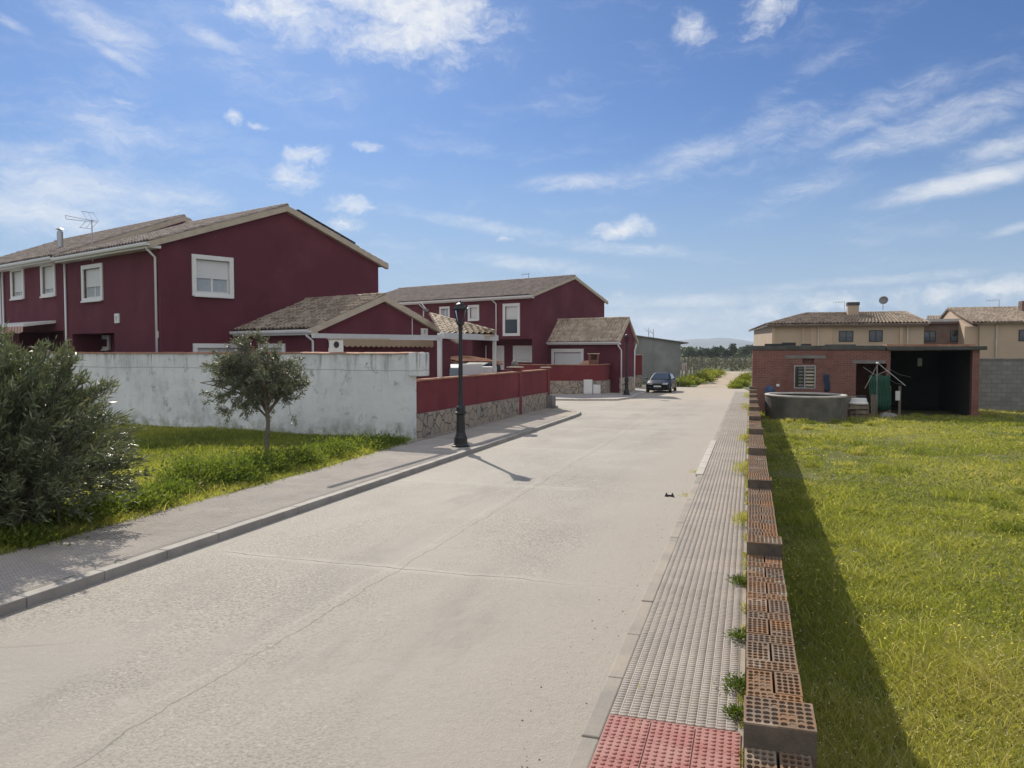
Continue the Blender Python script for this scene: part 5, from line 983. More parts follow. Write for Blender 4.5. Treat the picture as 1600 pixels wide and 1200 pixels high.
# ================================================================== STREET LAMPS
ZP = .105
lp = G(720, 698, ZP); lp[2] = gz(lp[1]) + ZP; HLAMP = P(720, 470, np.dot(lp[:2], A(-math.sin(YAW), math.cos(YAW))))[2] - lp[2]
def make_lamp():
    k = HLAMP / 4.05
    t = thing('street_lamp', 'black cast iron street lamp standing in front of the red boundary wall', 'street lamp', (0, 0, 0), 'old style street lamps')
    pr = lambda p: [(r, z * k) for r, z in p]
    mb = MB(); mb.lathe((0, 0, 0), pr([(.25, 0), (.25, .04), (.215, .06), (.2, .09)]), 8, math.pi / 8); mb.lathe((0, 0, 0), pr([(.185, .085), (.18, .26), (.15, .31), (.145, .35), (.125, .4), (.115, .85), (.12, .9)]), 12); mb.build('base', M_BLKMET, t)
    mb = MB(); mb.lathe((0, 0, 0), pr([(.12, .89), (.165, .93), (.165, .96), (.125, .99), (.12, 1.04), (.13, 1.07), (.125, 1.11), (.078, 1.16), (.066, 1.3), (.05, 3.22), (.072, 3.25), (.072, 3.28), (.05, 3.31), (.075, 3.38), (.11, 3.41), (.11, 3.44)]), 14); mb.build('column', M_BLKMET, t, smooth=False)
    z0, z1 = 3.45 * k, 3.82 * k; r0, r1 = .105, .215; cs = [(math.cos(math.pi / 4 + i * math.pi / 2 + .15) * 1.0, math.sin(math.pi / 4 + i * math.pi / 2 + .15) * 1.0) for i in range(4)]
    fr = MB(); q0 = [(c * r0, s * r0, z0) for c, s in cs]; q1 = [(c * r1, s * r1, z1) for c, s in cs]
    for i in range(4):
        j = (i + 1) % 4; fr.bar(q0[i], q1[i], .028, .028); fr.bar(q0[i], q0[j], .025, .03); fr.bar(q1[i], q1[j], .035, .035)
        fr.bar(A(*q1[i]), A(*q1[i]) + A(cs[i][0] * .05, cs[i][1] * .05, .03), .03, .03)
    lantern = fr.build('lantern_frame', M_BLKMET, t)
    mb = MB(); mb.hexa([A(*p) * A(.93, .93, 1) + A(0, 0, .004) for p in q0], [A(*p) * A(.93, .93, 1) - A(0, 0, .004) for p in q1]); mb.build('glass', M_LGLASS, lantern)
    cap = [A(*p) * A(1.06, 1.06, 1) + A(0, 0, .02) for p in q1]
    mb = MB(); mb.hexa(cap, [A(p[0] * .5, p[1] * .5, z1 + .12 * k) for p in cap]); mb.lathe((0, 0, 0), [(.115, z1 + .1 * k), (.12, z1 + .13 * k), (.07, z1 + .16 * k), (.05, z1 + .17 * k), (.03, z1 + .19 * k), (.012, HLAMP)], 10); mb.build('lantern_cap', M_BLKMET, t)
    return t
M_LGLASS = NT('lantern_glass'); M_LGLASS.col((.62, .6, .62)); M_LGLASS.b.inputs['Transmission Weight'].default_value = 1; M_LGLASS.b.inputs['IOR'].default_value = 1.03; M_LGLASS = M_LGLASS.set(.05, 0, .2)
lamp = make_lamp(); lamp.location = tuple(lp)
l2_ = copy_tree(lamp); q = G(979, 617, .1); l2_.location = (q[0], q[1], gz(q[1]) + .1); l2_['label'] = 'black cast iron street lamp at the far street corner before the garage annex'

# ================================================================== PARKED CAR
def make_car(loc, rz):
    t = thing('parked_car', 'dark saloon car parked at the kerb facing the camera', 'car', (0, 0, 0)); M_CAR = simple('dark_blue_paint', (.013, .0145, .017), .2, 2, .38, .0, 0, .4)
    t_ = M_CAR.node_tree.nodes['Principled BSDF']; t_.inputs['Coat Weight'].default_value = .08
    sec = [(0, .70, .34, .60), (.06, .80, .24, .66), (.25, .86, .19, .72), (.8, .885, .18, .84), (1.25, .89, .18, .92), (2.2, .89, .18, .94), (3.4, .89, .18, .97), (4.1, .87, .2, .96), (4.38, .80, .26, .90), (4.45, .68, .36, .82)]
    mb = MB(); n = 14
    for y, w, zb, zt in sec:
        zm = zb + (zt - zb) * .55
        half = [(.0, zb), (w * .8, zb), (w * .97, zb + .07), (w, zm), (w * .97, zt - .1), (w * .88, zt - .02), (w * .45, zt + .02), (0, zt + .03)]
        ring = half + [(-x, z) for x, z in half[-2:0:-1]]; n = len(ring); mb.v += [(x, y, z) for x, z in ring]
    for i in range(len(sec) - 1):
        for j in range(n): a = i * n + j; b = i * n + (j + 1) % n; mb.f.append((a, b, b + n, a + n))
    mb.f += [tuple(range(n)), tuple(range((len(sec) - 1) * n, len(sec) * n))]; mb.build('body', M_CAR, t, smooth=True)
    cab = [(1.12, .72, .9, .93), (1.98, .56, .9, 1.36), (2.3, .58, .9, 1.4), (3.0, .57, .9, 1.38), (3.25, .56, .9, 1.34), (3.95, .66, .9, .98)]
    mb = MB()
    for y, w, zb, zt in cab: mb.v += [(-.8, y, zb), (-w - (0 if zt > 1.2 else .04), y, zt - .04), (-w * .8, y, zt), (w * .8, y, zt), (w + (0 if zt > 1.2 else .04), y, zt - .04), (.8, y, zb)]
    for i in range(len(cab) - 1):
        for j in range(6): a = i * 6 + j; b = i * 6 + (j + 1) % 6; mb.f.append((a, b, b + 6, a + 6))
    mb.f += [tuple(range(6)), tuple(range(30, 36))]; mb.build('cabin', M_CAR, t, smooth=False, bevel=.03)
    M_WS = NT('windscreen_glass'); M_WS.col((.05, .065, .075)); M_WS = M_WS.set(.05, 0, 1.0)
    def pane(name, pts):
        pts = [A(*p) for p in pts]; nn = np.cross(pts[1] - pts[0], pts[2] - pts[0]); nn /= np.linalg.norm(nn); c = sum(pts) / len(pts) - A(0, 2.3, .9); nn = nn if nn @ c > 0 else -nn
        mb = MB(); mb.hexa([p + nn * .004 for p in pts], [p + nn * .014 for p in pts]); return mb.build(name, M_WS, t)
    pane('windscreen', [(-.68, 1.2, .965), (.68, 1.2, .965), (.52, 1.93, 1.325), (-.52, 1.93, 1.325)]); pane('rear_window', [(-.62, 3.85, 1.03), (.62, 3.85, 1.03), (.52, 3.3, 1.31), (-.52, 3.3, 1.31)])
    for s in (-1, 1): pane('side_window', [(s * .775, 1.45, .96), (s * .775, 2.45, .96), (s * .6, 2.4, 1.32), (s * .59, 2.0, 1.31)]); pane('side_window', [(s * .775, 2.52, .96), (s * .765, 3.5, .97), (s * .6, 3.2, 1.29), (s * .605, 2.48, 1.32)])
    M_HL = simple('headlamp_glass', (.45, .47, .5), .2, 8, .1, 0, 0, .8)
    for s in (-1, 1):
        mb = MB(); mb.hexa([(s * .36, -.012, .60), (s * .70, .03, .60), (s * .74, .22, .62), (s * .36, .1, .60)], [(s * .36, .01, .715), (s * .70, .07, .73), (s * .76, .25, .745), (s * .36, .12, .715)]); mb.build('headlight', M_HL, t, bevel=.01)
        mb = MB(); mb.hexa([(s * .45, -.02, .33), (s * .68, .03, .33), (s * .68, .1, .33), (s * .45, .1, .33)], [(s * .45, -.02, .42), (s * .68, .03, .42), (s * .68, .1, .42), (s * .45, .1, .42)]); mb.build('fog_light', M_DARK, t, bevel=.008)
        mb = MB(); mb.sphere((s * .99, 1.38, .99), .095, 10, .75); mb.build('mirror', M_CAR, t, smooth=True)
        for y in (.82, 3.5):
            mb = MB(); mb.tube([(s * .72, y, .31), (s * .905, y, .31)], .31, 24); wl = mb.build('wheel', M_DARK, t); mb = MB(); mb.lathe((0, 0, 0), [(.2, 0), (.19, .012), (.06, .016), (.02, .02)], 10); mb.v = [(s * (.9 + z), y + x, .31 + y2) for x, y2, z in mb.v]; mb.build('rim', M_METAL, wl)
    mb = MB(); mb.box(-.3, .3, -.03, .1, .57, .69); 
    mb.build('grille', M_DARK, t, bevel=.015); mb = MB(); mb.box(-.34, .34, -.025, .1, .26, .37); mb.build('air_intake', M_DARK, t, bevel=.015)
    mb = MB(); mb.box(-.27, .27, -.05, -.031, .42, .53); mb.build('number_plate', M_WHITE, t, bevel=.005)
    t.location = loc; t.rotation_euler = (0, 0, rz); return t
cq = G(1027, 614); make_car((cq[0], cq[1], gz(cq[1]) + .0), math.radians(-2))

# ================================================================== FAR END: grey shed, fences, verges, trees, hills
GF = Fr(P(1060, HZ, 76)[:2], A(1, .16, 0)); zf = gz(64)
gs = thing('grey_shed', 'plain grey rendered farm shed with a sloping roof edge beyond the red houses', 'shed', GF.pt(GF.u(1030), zf, -3)); gl, gr_ = GF.u(990) - 6, GF.u(1063.5)
za_, zb_ = GF.z(990, 520.5) + .6, GF.z(1063.5, 535)
mb = MB(); mb.hexa([GF.pt(gl, zf - .1), GF.pt(gr_, zf - .1), GF.pt(gr_, zf - .1, -14), GF.pt(gl, zf - .1, -14)], [GF.pt(gl, za_), GF.pt(gr_, zb_), GF.pt(gr_, zb_, -14), GF.pt(gl, za_, -14)]); mb.build('wall', M_GRSHED, gs)
sl = (zb_ - za_) / (gr_ - gl); mb = MB(); e = gr_ + .75; mb.hexa([GF.pt(gl, za_ + .003, .25), GF.pt(e, zb_ + .003 + sl * .75, .25), GF.pt(e, zb_ + .003 + sl * .75, -14), GF.pt(gl, za_ + .003, -14)], [GF.pt(gl, za_ + .1, .25), GF.pt(e, zb_ + .1 + sl * .75, .25), GF.pt(e, zb_ + .1 + sl * .75, -14), GF.pt(gl, za_ + .1, -14)]); mb.build('roof_sheet', M_CONC, gs)
def pole(px, py0, py1, r, label, m=M_WOOD, group=None, lean=0):
    b = G(px, py0); b[2] = gz(b[1]) - .1; dep = np.dot(b[:2], A(-math.sin(YAW), math.cos(YAW))); tp = P(px + lean, py1, dep); mb = MB(); mb.tube([b, (b + tp) / 2 + A(rng.normal(0, .02), 0, 0), tp], [r, r * .95, r * .85], 6); return tag(mb.build('fence_post', m), label, 'post', group)
lb = ['grey leaning fence post nearest the grey shed', 'thin fence post just right of the pale sign panel', 'fence post behind the roadside weeds, second past the sign panel', 'fence post behind the roadside weeds, third past the sign panel', 'tall fence post where the roadside weeds begin to thin', 'last short fence post before the track bends']
for i, (x, a, b) in enumerate(((1075, 588, 559), (1079.5, 588, 557), (1084, 587, 556), (1089, 586, 557), (1093.5, 585, 557), (1101, 583, 559))): pole(x, a, b, .07, lb[i], M_WOOD, 'posts beside the dirt track', rng.normal(0, .6))
b = G(1068.5, 597); SFm = Fr(b[:2], (1, 0, 0)); q = SFm.rect(1065, 566.5, 1073.5, 578.5); t = thing('sign_panel', 'pale pink blank sign panel on a post beside the track', 'sign', b); mb = MB(); mb.fbox(SFm, q[0], q[1], q[2], q[3], 0, .04); mb.build('panel', simple('pale_pink_paint', (.52, .42, .37), .2, 3, .7), t); mb = MB(); mb.fbox(SFm, q[0] + .02, q[0] + .12, gz(60), q[3], -.1, -.003); mb.fbox(SFm, q[1] - .12, q[1] - .02, gz(60), q[3], -.1, -.003); mb.build('support', M_WOOD, t)
# low mesh fence behind the car
def wire_fence(name, label, a, b, hgt, step, m, rails=4):
    a, b = A(*a), A(*b); Ln = np.linalg.norm(b - a); t = thing(name, label, 'fence', a); n = max(2, int(Ln / step))
    for i in range(n + 1): p = a + (b - a) * i / n; mb = MB(); mb.tube([p - A(0, 0, .1), p + A(0, 0, hgt)], .045, 6); mb.build('post', m, t)
    mb = MB()
    for k in range(rails): z = hgt * (.12 + .84 * k / (rails - 1)); mb.tube([a + A(0, 0, z), b + A(0, 0, z)], .016, 4)
    mb.build('wire', m, t)
a, b = G(1002, 603), G(1062, 600); a[2] = b[2] = gz(62); wire_fence('wire_fence', 'low grey wire fence behind the parked car', a, b, 1.35, 1.6, M_CONC, 6)
a, b = P(1072, 573, 118), P(1175, 575, 125); a[2] = b[2] = gz(99); wire_fence('wire_fence', 'long wire fence across the meadow at the end of the dirt track', a, b, 1.9, 3.5, M_CONC, 7)
a, b = P(1062, 590, 66), P(1108, 583, 95); a[2] = b[2] = gz(66); wire_fence('wire_fence', 'wire fence running beside the roadside weeds along the dirt track', a, b, 1.7, 4, M_CONC, 5)

# ---- foliage builders
def leaves(P0, D, ln, wd, roll=None):
    n = len(P0); D = D / np.linalg.norm(D, axis=1, keepdims=True); R = rng.normal(size=(n, 3)); X = np.cross(D, R); X /= np.linalg.norm(X, axis=1, keepdims=True); N = np.cross(X, D)
    ln = np.asarray(ln).reshape(-1, 1) * np.ones((n, 1)); wd = np.asarray(wd).reshape(-1, 1) * np.ones((n, 1))
    V = np.stack([P0, P0 + D * ln * .45 + X * wd * .5 + N * ln * .06, P0 + D * ln, P0 + D * ln * .45 - X * wd * .5 + N * ln * .06], 1); return V.reshape(-1, 3)
def leaf_mesh(name, P0, D, ln, wd, rnd, m, parent, org):
    V = leaves(P0, D, ln, wd); n = len(P0); return fast_mesh(name, V, np.arange(4 * n), np.full(n, 4), m, parent, np.repeat(rnd, 4), org)
def blades(X, Y, Z, h, w, lean=.35):
    n = len(X); a = rng.random(n) * 2 * math.pi; b = rng.random(n) * 2 * math.pi; ca, sa = np.cos(a) * w / 2, np.sin(a) * w / 2; l = np.abs(rng.normal(lean, .2, n)) * h; lx, ly = np.cos(b) * l, np.sin(b) * l
    V = np.zeros((n, 5, 3)); V[:, 0] = np.stack([X - ca, Y - sa, Z], 1); V[:, 1] = np.stack([X + ca, Y + sa, Z], 1)
    V[:, 2] = np.stack([X - ca * .8 + lx * .3, Y - sa * .8 + ly * .3, Z + h * .55], 1); V[:, 3] = np.stack([X + ca * .8 + lx * .3, Y + sa * .8 + ly * .3, Z + h * .55], 1); V[:, 4] = np.stack([X + lx, Y + ly, Z + h * .95], 1)
    base = np.arange(n)[:, None] * 5; F = np.concatenate([base + np.array([0, 1, 3, 2]), base + np.array([2, 3, 4])], 1).ravel(); lt = np.tile([4, 3], n); return V.reshape(-1, 3), F, lt
def vnoise(X, Y, s, seed=0):
    r = np.random.default_rng(seed).random((64, 64)); x, y = X / s, Y / s; xi, yi = np.floor(x).astype(int), np.floor(y).astype(int); fx, fy = x - xi, y - yi; fx, fy = fx * fx * (3 - 2 * fx), fy * fy * (3 - 2 * fy); g = lambda i, j: r[i % 64, j % 64]
    return (g(xi, yi) * (1 - fx) + g(xi + 1, yi) * fx) * (1 - fy) + (g(xi, yi + 1) * (1 - fx) + g(xi + 1, yi + 1) * fx) * fy
def meadow(name, region, bands, zf, label_h, seed, hmul=1.0, dry=0.0):
    XS, YS = [], []
    for (r0, r1, dens) in bands:
        x0, x1, y0, y1 = region[0]; n = int(dens * (x1 - x0) * (y1 - y0)); X = rng.random(n) * (x1 - x0) + x0; Y = rng.random(n) * (y1 - y0) + y0; R = np.hypot(X, Y); k = (R >= r0) & (R < r1) & region[1](X, Y); XS.append(X[k]); YS.append(Y[k])
    X, Y = np.concatenate(XS), np.concatenate(YS); R = np.hypot(X, Y); n1, n2, n3 = vnoise(X, Y, 1.7, seed), vnoise(X, Y, .45, seed + 1), vnoise(X, Y, 4.5, seed + 2)
    h = (.03 + .17 * n1 * n1 * n2 + .06 * n3 * rng.random(len(X)) + .03 * rng.random(len(X))) * hmul; tall = rng.random(len(X)) < .04; h = np.where(tall, h * 1.9, h)
    w = (.0028 + .0007 * R) * (.7 + .6 * rng.random(len(X))); rnd = np.clip(.12 + .5 * n3 + .28 * (n1 - .5) + .25 * (n2 - .5) + rng.normal(0, .13, len(X)) + dry + tall * .25 + .5 * (vnoise(X, Y, 2.6, seed + 7) - .5), 0, 1)
    Z = zf(Y); V, F, lt = blades(X, Y, Z, h, w, .85); o = fast_mesh(name, V, F, lt, M_GRASS, None, np.repeat(rnd, 5)); kind(o, 'stuff'); return o, X, Y, h
def inview(X, Y, m=2.2): return (X < .31 * Y + m) | ((X < .5 * Y + 8) & (rng.random(len(X)) < .3))
fieldreg = lambda X, Y: inview(X, Y) & ~(np.hypot(X - tp[0], Y - tp[1]) < RT + .02) & ~((Y > 36.0) & (X < SF.pt(uR, 0)[0] + .4)) & (X > .27)
go, gx, gy, gh = meadow('field_grass', ((.27, 24, 1.2, 41.3), fieldreg), [(0, 6, 5200), (6, 10, 3200), (10, 17, 1600), (17, 43, 800)], lambda Y: .05 + np.array([gz(y) for y in (0,)])[0] - GS * Y, None, 3, 1.0, .03)
lawnx = lambda Y: np.interp(Y, [-6, 7, 15.5, 21], [-9.0, -8.98, -9.2, -9.7])
lawnreg = lambda X, Y: (X < lawnx(Y) + np.abs(rng.normal(0, .16, len(X)))) & ((X > -1.25 * Y - 2) | ((X > -1.25 * Y - 9) & (rng.random(len(X)) < .3))) & (Y < 20.9 - .118 * (X + 9.6))
meadow('lawn_grass', ((-36, -8.9, 1.5, 23.4), lawnreg), [(0, 13, 1300), (13, 18, 800), (18, 40, 420)], lambda Y: .09 - GS * Y, None, 11, 1.25, .02)
cxy = np.stack([.5 + rng.random(900) * 13, 2.5 + rng.random(900) * 34], 1); cxy = cxy[fieldreg(cxy[:, 0], cxy[:, 1]) & (vnoise(cxy[:, 0], cxy[:, 1], 2.2, 61) > .42)]
ci = np.repeat(np.arange(len(cxy)), 110); cr_ = (.06 + .12 * rng.random(len(cxy)))[ci]; X = cxy[ci, 0] + rng.normal(0, 1, len(ci)) * cr_; Y = cxy[ci, 1] + rng.normal(0, 1, len(ci)) * cr_; k = X > .27; X, Y, ci, cr_ = X[k], Y[k], ci[k], cr_[k]
hh2 = (.10 + .16 * rng.random(len(cxy)) ** 2)[ci] * (.6 + .5 * rng.random(len(ci))); V, F, lt = blades(X, Y, .05 - GS * Y, hh2, (.0035 + .0007 * Y) * (.7 + .6 * rng.random(len(ci))), .55); kind(fast_mesh('grass_clumps', V, F, lt, M_GRASS, None, np.repeat(np.clip((rng.random(len(cxy)) ** 1.3 * .9)[ci] + rng.normal(0, .1, len(ci)), 0, 1), 5)), 'stuff')
def flowers(name, X, Y, Z, m, s):
    n = len(X); a = rng.random(n) * 6.28; V = np.zeros((n, 4, 3))
    for i in range(4): V[:, i] = np.stack([X + np.cos(a + i * 1.571) * s, Y + np.sin(a + i * 1.571) * s, Z + rng.normal(0, .25, n) * s], 1)
    return kind(fast_mesh(name, V.reshape(-1, 3), np.arange(4 * n), np.full(n, 4), m), 'stuff')
k = rng.random(len(gx)) < np.clip((vnoise(gx, gy, 1.9, 21) - .62) * .06, 0, 1); R_ = np.hypot(gx[k], gy[k]); flowers('yellow_flowers', gx[k], gy[k], .05 - GS * gy[k] + gh[k] * .95 + .015, M_YELLOW, .006 + .0008 * R_)
k = rng.random(len(gx)) < .0003; flowers('white_flowers', gx[k], gy[k], .05 - GS * gy[k] + gh[k] + .015, M_WHITE, .005 + .0005 * np.hypot(gx[k], gy[k]))

M_SEED = simple('pale_seed_heads', (.50, .46, .24), .2, 5, .8, 0, 0)
k = rng.random(len(gx)) < .045; R_ = np.hypot(gx[k], gy[k]); flowers('seed_heads', gx[k], gy[k], .05 - GS * gy[k] + gh[k] * (.8 + .5 * rng.random(k.sum())), M_SEED, .0035 + .00045 * R_)
# patches of broad leaved weeds in the meadow
n = 60000; fx = .3 + rng.random(n) * 13; fy = 2 + rng.random(n) * 34; k = fieldreg(fx, fy) & (vnoise(fx, fy, 1.1, 31) * .6 + vnoise(fx, fy, 3.0, 32) * .4 > .6); fx, fy = fx[k], fy[k]; n = len(fx)
kind(leaf_mesh('broadleaf_weeds', np.stack([fx, fy, .05 - GS * fy + .03 + .13 * rng.random(n)], 1), rng.normal(size=(n, 3)) * A(1, 1, .4) + A(0, 0, .25), .03 + .03 * rng.random(n) + .0009 * fy, .014 + .012 * rng.random(n) + .0005 * fy, rng.random(n), M_BROAD, None, (0, 0, 0)), 'stuff')
M_MIDW = m_leaf('leafy_weed', [(0, (.07, .12, .022)), (.5, (.15, .20, .035)), (1, (.25, .28, .06))], .6, .45, .2)
def mound(name, label, cat, c, r, h, n, ll, lw, m, group=None, sx=1.0, bias=0.0, up=.9):
    'leafy clump: leaves spread through an uneven dome, stems under it'
    t = thing(name, label, cat, c, group); c = A(*c); nb = max(5, int(n / 90)); bc = rng.normal(size=(nb, 3)); bc /= np.linalg.norm(bc, axis=1, keepdims=True); bc[:, 2] = np.abs(bc[:, 2]); bc *= rng.random((nb, 1)) ** .5 * .75
    ch = rng.integers(0, nb, n); p = bc[ch] + rng.normal(0, .22, (n, 3)); p[:, 2] = np.abs(p[:, 2]); Pw = c + p * A(r * sx, r, h * .95); D = p * A(1, 1, .6) + rng.normal(0, .55, (n, 3)) + A(0, 0, up * .5)
    rnd = np.clip(rng.random(nb)[ch] * .6 + rng.random(n) * .4 + bias, 0, 1); leaf_mesh('leaves', Pw, D, ll * (.6 + .8 * rng.random(n)), lw * (.6 + .8 * rng.random(n)), rnd, m, t, c)
    mb = MB()
    for i in range(min(nb, 12)): mb.tube([c + A(0, 0, -.03), c + bc[i] * A(r * sx, r, h) * .55 + A(0, 0, .02), c + bc[i] * A(r * sx, r, h)], [.008, .006, .003], 4)
    mb.build('stems', M_BARK, t); return t
wl = [((150, 822), .55, .34, 'yellow flecked weed clump at the foot of the oleander bush'), ((278, 783), .55, .34, 'mid green weed clump on the lawn edge left of the tallest clump'), ((240, 797), .5, .3, 'low weed clump at the pavement edge right of the oleander bush'), ((330, 762), .75, .5, 'tall leafy weed clump on the lawn edge before the small tree, left of two'), ((382, 755), .7, .5, 'leafy weed clump on the lawn edge just in front of the small tree'), ((440, 738), .75, .45, 'bright weed clump on the lawn edge right below the small tree'), ((487, 728), .7, .42, 'weed clump on the lawn edge midway between the small tree and the lamp'), ((535, 714), .7, .38, 'weed clump two clumps short of the red wall corner'), ((578, 703), .7, .34, 'weed clump next to the last one before the red wall corner'), ((618, 695), .55, .26, 'small dark weed clump at the corner of the white wall'), ((190, 808), .5, .3, 'bushy weed clump between the oleander bush and the low clump'), ((60, 850), .6, .2, 'low dark weed clump under the oleander bush')]
for (x, y), r, h, lb in wl:
    c = G(x, y, .09); c[0] -= .35; mound('weed_clump', lb, 'weeds', c, r * 1.15, h * 1.2, int(6500 * r * (h + .35)), .075, .03, M_MIDW, 'weed clumps along the left pavement')
for (x, y), r, h, lb in (((1163, 742), .22, .42, 'tall wispy weed tuft against the brick wall halfway along the pavement'), ((1165, 690), .2, .3, 'faded weed tuft against the brick wall before the tall wispy one'), ((1164, 822), .14, .26, 'small weed tuft against the brick wall beside the second near pier'), ((1163, 912), .12, .1, 'tiny weed sprig at the wall foot well short of the near leafy weed'), ((1160, 1000), .09, .11, 'sparse sprig at the wall foot before the near leafy weed'), ((1157, 1078), .11, .13, 'leafy green weed at the wall foot near the red tactile slabs'), ((1158, 1120), .08, .08, 'brownish weed at the wall foot touching the red tactile slabs'), ((1166, 640), .3, .5, 'bushy weed tuft at the far end of the pavement by the wall'), ((1168, 622), .3, .55, 'farthest weed tuft beside the end of the brick wall')):
    c = G(x, y, .045); c[0] = min(c[0], -.03 - r * .35); n = int(600 * r / .2); t = thing('weed_tuft', lb, 'weeds', c, 'weeds along the foot of the brick wall')
    wispy = h > .25; p = rng.normal(0, .45, (n, 3)) * A(r, r * 1.3, 0); D = p * A(1.2, 1.2, 0) + rng.normal(0, .05, (n, 3)) + A(0, 0, r * 1.6 if wispy else r * .7); Pw = A(*c) + p + A(0, 0, 1) * rng.random((n, 1)) * h * .55; Pw[:, 0] = np.minimum(Pw[:, 0], -.01); leaf_mesh('leaves', Pw, D, (.09 if wispy else .035) * (.6 + rng.random(n)), (.006 if wispy else .012), np.clip(rng.random(n) * .7 + (.25 if wispy else .0), 0, 1), M_GRASS if wispy else M_WEED, t, c)
    mb = MB(); mb.tube([A(*c) - A(0, 0, .03), A(*c) + A(-.01, 0, h * .3), A(*c) + A(-.02, .01, h * .6)], [.006, .005, .002], 4); mb.build('stem', M_WEED, t)
n = 5200; jy = 3 + rng.random(n) ** 1.3 * 40; keep = vnoise(np.zeros(n), jy, .35, 44) * .6 + vnoise(np.zeros(n), jy, 1.6, 45) * .4 > .52; jy = jy[keep]; n = len(jy); jx = -.006 - np.abs(rng.normal(0, .028, n))
V, F, lt = blades(jx, jy, .044 - GS * jy, .015 + .05 * rng.random(n) ** 2, .003 + .0006 * jy, .9); kind(fast_mesh('joint_weeds', V, F, lt, M_GRASS, None, np.repeat(np.clip(rng.random(n) * .9, 0, 1), 5)), 'stuff')
n = 2600; jy = 4 + rng.random(n) * 16.4; jx = lawnx(jy) + .12 * rng.random(n) + .1 * (vnoise(jy, jy, .8, 46) - .4); V, F, lt = blades(jx, jy, .106 - GS * jy, .02 + .07 * rng.random(n) ** 2, .004 + .0006 * jy, .9); k = jy < 20.5
kind(fast_mesh('lawn_edge_weeds', V, F, lt, M_GRASS, None, np.repeat(np.clip(rng.random(n) * .7, 0, 1), 5)), 'stuff') if True else None
# dead tufts on the gutter
for (x, y), lb in (((1002, 1085), 'dry tuft in the gutter beside the near end of the kerb'), ((985, 1140), 'matted dry tuft in the gutter left of the red tactile slabs'), ((1090, 738), 'dry tuft against the pale kerb blocks'), ((1077, 775), 'dark dry tuft in the gutter past the pale kerb blocks')):
    c = G(x, y); n = 160; t = thing('dry_tuft', lb, 'weeds', c, 'dry tufts in the gutter'); p = rng.normal(0, .07, (n, 3)) * A(1, 1.3, 0); leaf_mesh('leaves', A(*c) + p, p + rng.normal(0, .03, (n, 3)) + A(0, 0, .05), .05 + .05 * rng.random(n), .006, np.clip(.55 + .45 * rng.random(n), 0, 1), M_GRASS, t, c)

# ---- oleander bush at the left edge
def bush(c, R, Ht, nshoot, nleaf, label):
    c = A(*c); t = thing('oleander_bush', label, 'bush', c); mb = MB(); PP, DD, RR = [], [], []
    for i in range(nshoot):
        th_ = rng.random() * 2 * math.pi; el_ = math.asin(min(1, rng.random() ** .8)); rad = (.84 + .19 * rng.random()) * (1 + .12 * math.sin(3 * th_ + 1)); e = c + A(math.cos(th_) * math.cos(el_) * R * rad, math.sin(th_) * math.cos(el_) * R * rad, Ht * (.12 + .86 * math.sin(el_)) * rad)
        s = c + A(*(rng.normal(0, R * .2, 2)), 0); m_ = s + (e - s) * .55 + A(0, 0, Ht * .16); ts = np.linspace(0, 1, 7); pts = [(1 - q) ** 2 * s + 2 * q * (1 - q) * m_ + q * q * e for q in ts]
        if i % 2 == 0: mb.tube(pts, list(np.linspace(.018, .005, 7)), 5, False)
        k = rng.integers(int(nleaf * .7), int(nleaf * 1.3)); q = np.clip(1 - np.abs(rng.normal(0, .3, k)), .12, 1.0)[:, None]; pp = (1 - q) ** 2 * s + 2 * q * (1 - q) * m_ + q * q * e + rng.normal(0, .035, (k, 3)); tan = 2 * (1 - q) * (m_ - s) + 2 * q * (e - m_); tan /= np.linalg.norm(tan, axis=1, keepdims=True)
        PP.append(pp); DD.append(tan * .8 + rng.normal(0, .5, (k, 3)) + A(0, 0, .2)); RR.append(np.clip(rng.random() * .5 + rng.random(k) * .5, 0, 1))
    PP, DD, RR = np.concatenate(PP), np.concatenate(DD), np.concatenate(RR); keep = PP[:, 2] > c[2]; PP, DD, RR = PP[keep], DD[keep], RR[keep]
    leaf_mesh('foliage', PP, DD, .09 + .06 * rng.random(len(PP)), .019 + .008 * rng.random(len(PP)), RR, M_OLEA, t, c); mb.build('branches', M_BARK, t); return t
bc = G(35, 850, .09); bc[0] -= 1.0; bc[1] += .55; bush(bc, 1.85, 2.78, 620, 84, 'big dark oleander bush growing at the left edge of the lawn')

# ---- small standard tree
tb = G(418, 710, .09); dep = np.dot(tb[:2], A(-math.sin(YAW), math.cos(YAW))); ppm = dep / FOC
tr_ = thing('small_tree', 'small round headed tree on the lawn before the white wall', 'tree', tb); fk = P(417, 640, dep)
mb = MB(); tips = []
mb.tube([tb - A(0, 0, .05), tb + (fk - tb) * .3 + A(-.02, 0, 0), tb + (fk - tb) * .7 + A(.03, 0, 0), fk], [.075, .06, .052, .05], 10)
cc = P(398, 588, dep); RX, RZ = 108 * ppm, 72 * ppm
mains = []
for i in range(11):
    th_ = i * 2.4 + rng.random(); el_ = (-.15, .35, .8, 1.2)[i % 4]; v = A(math.cos(th_) * math.cos(el_), math.sin(th_) * math.cos(el_), math.sin(el_)); e = cc + v * A(RX, RX * .85, RZ) * (.62 + .2 * rng.random()); s = tb + (fk - tb) * (.8 + .35 * rng.random()); m_ = s + (e - s) * .5 + A(0, 0, .14)
    mains.append((s, m_, e)); mb.tube([(1 - q) ** 2 * s + 2 * q * (1 - q) * m_ + q * q * e for q in np.linspace(0, 1, 7)], list(np.linspace(.032, .009, 7)), 5, False)
bz = lambda b_, q: (1 - q) ** 2 * b_[0] + 2 * q * (1 - q) * b_[1] + q * q * b_[2]
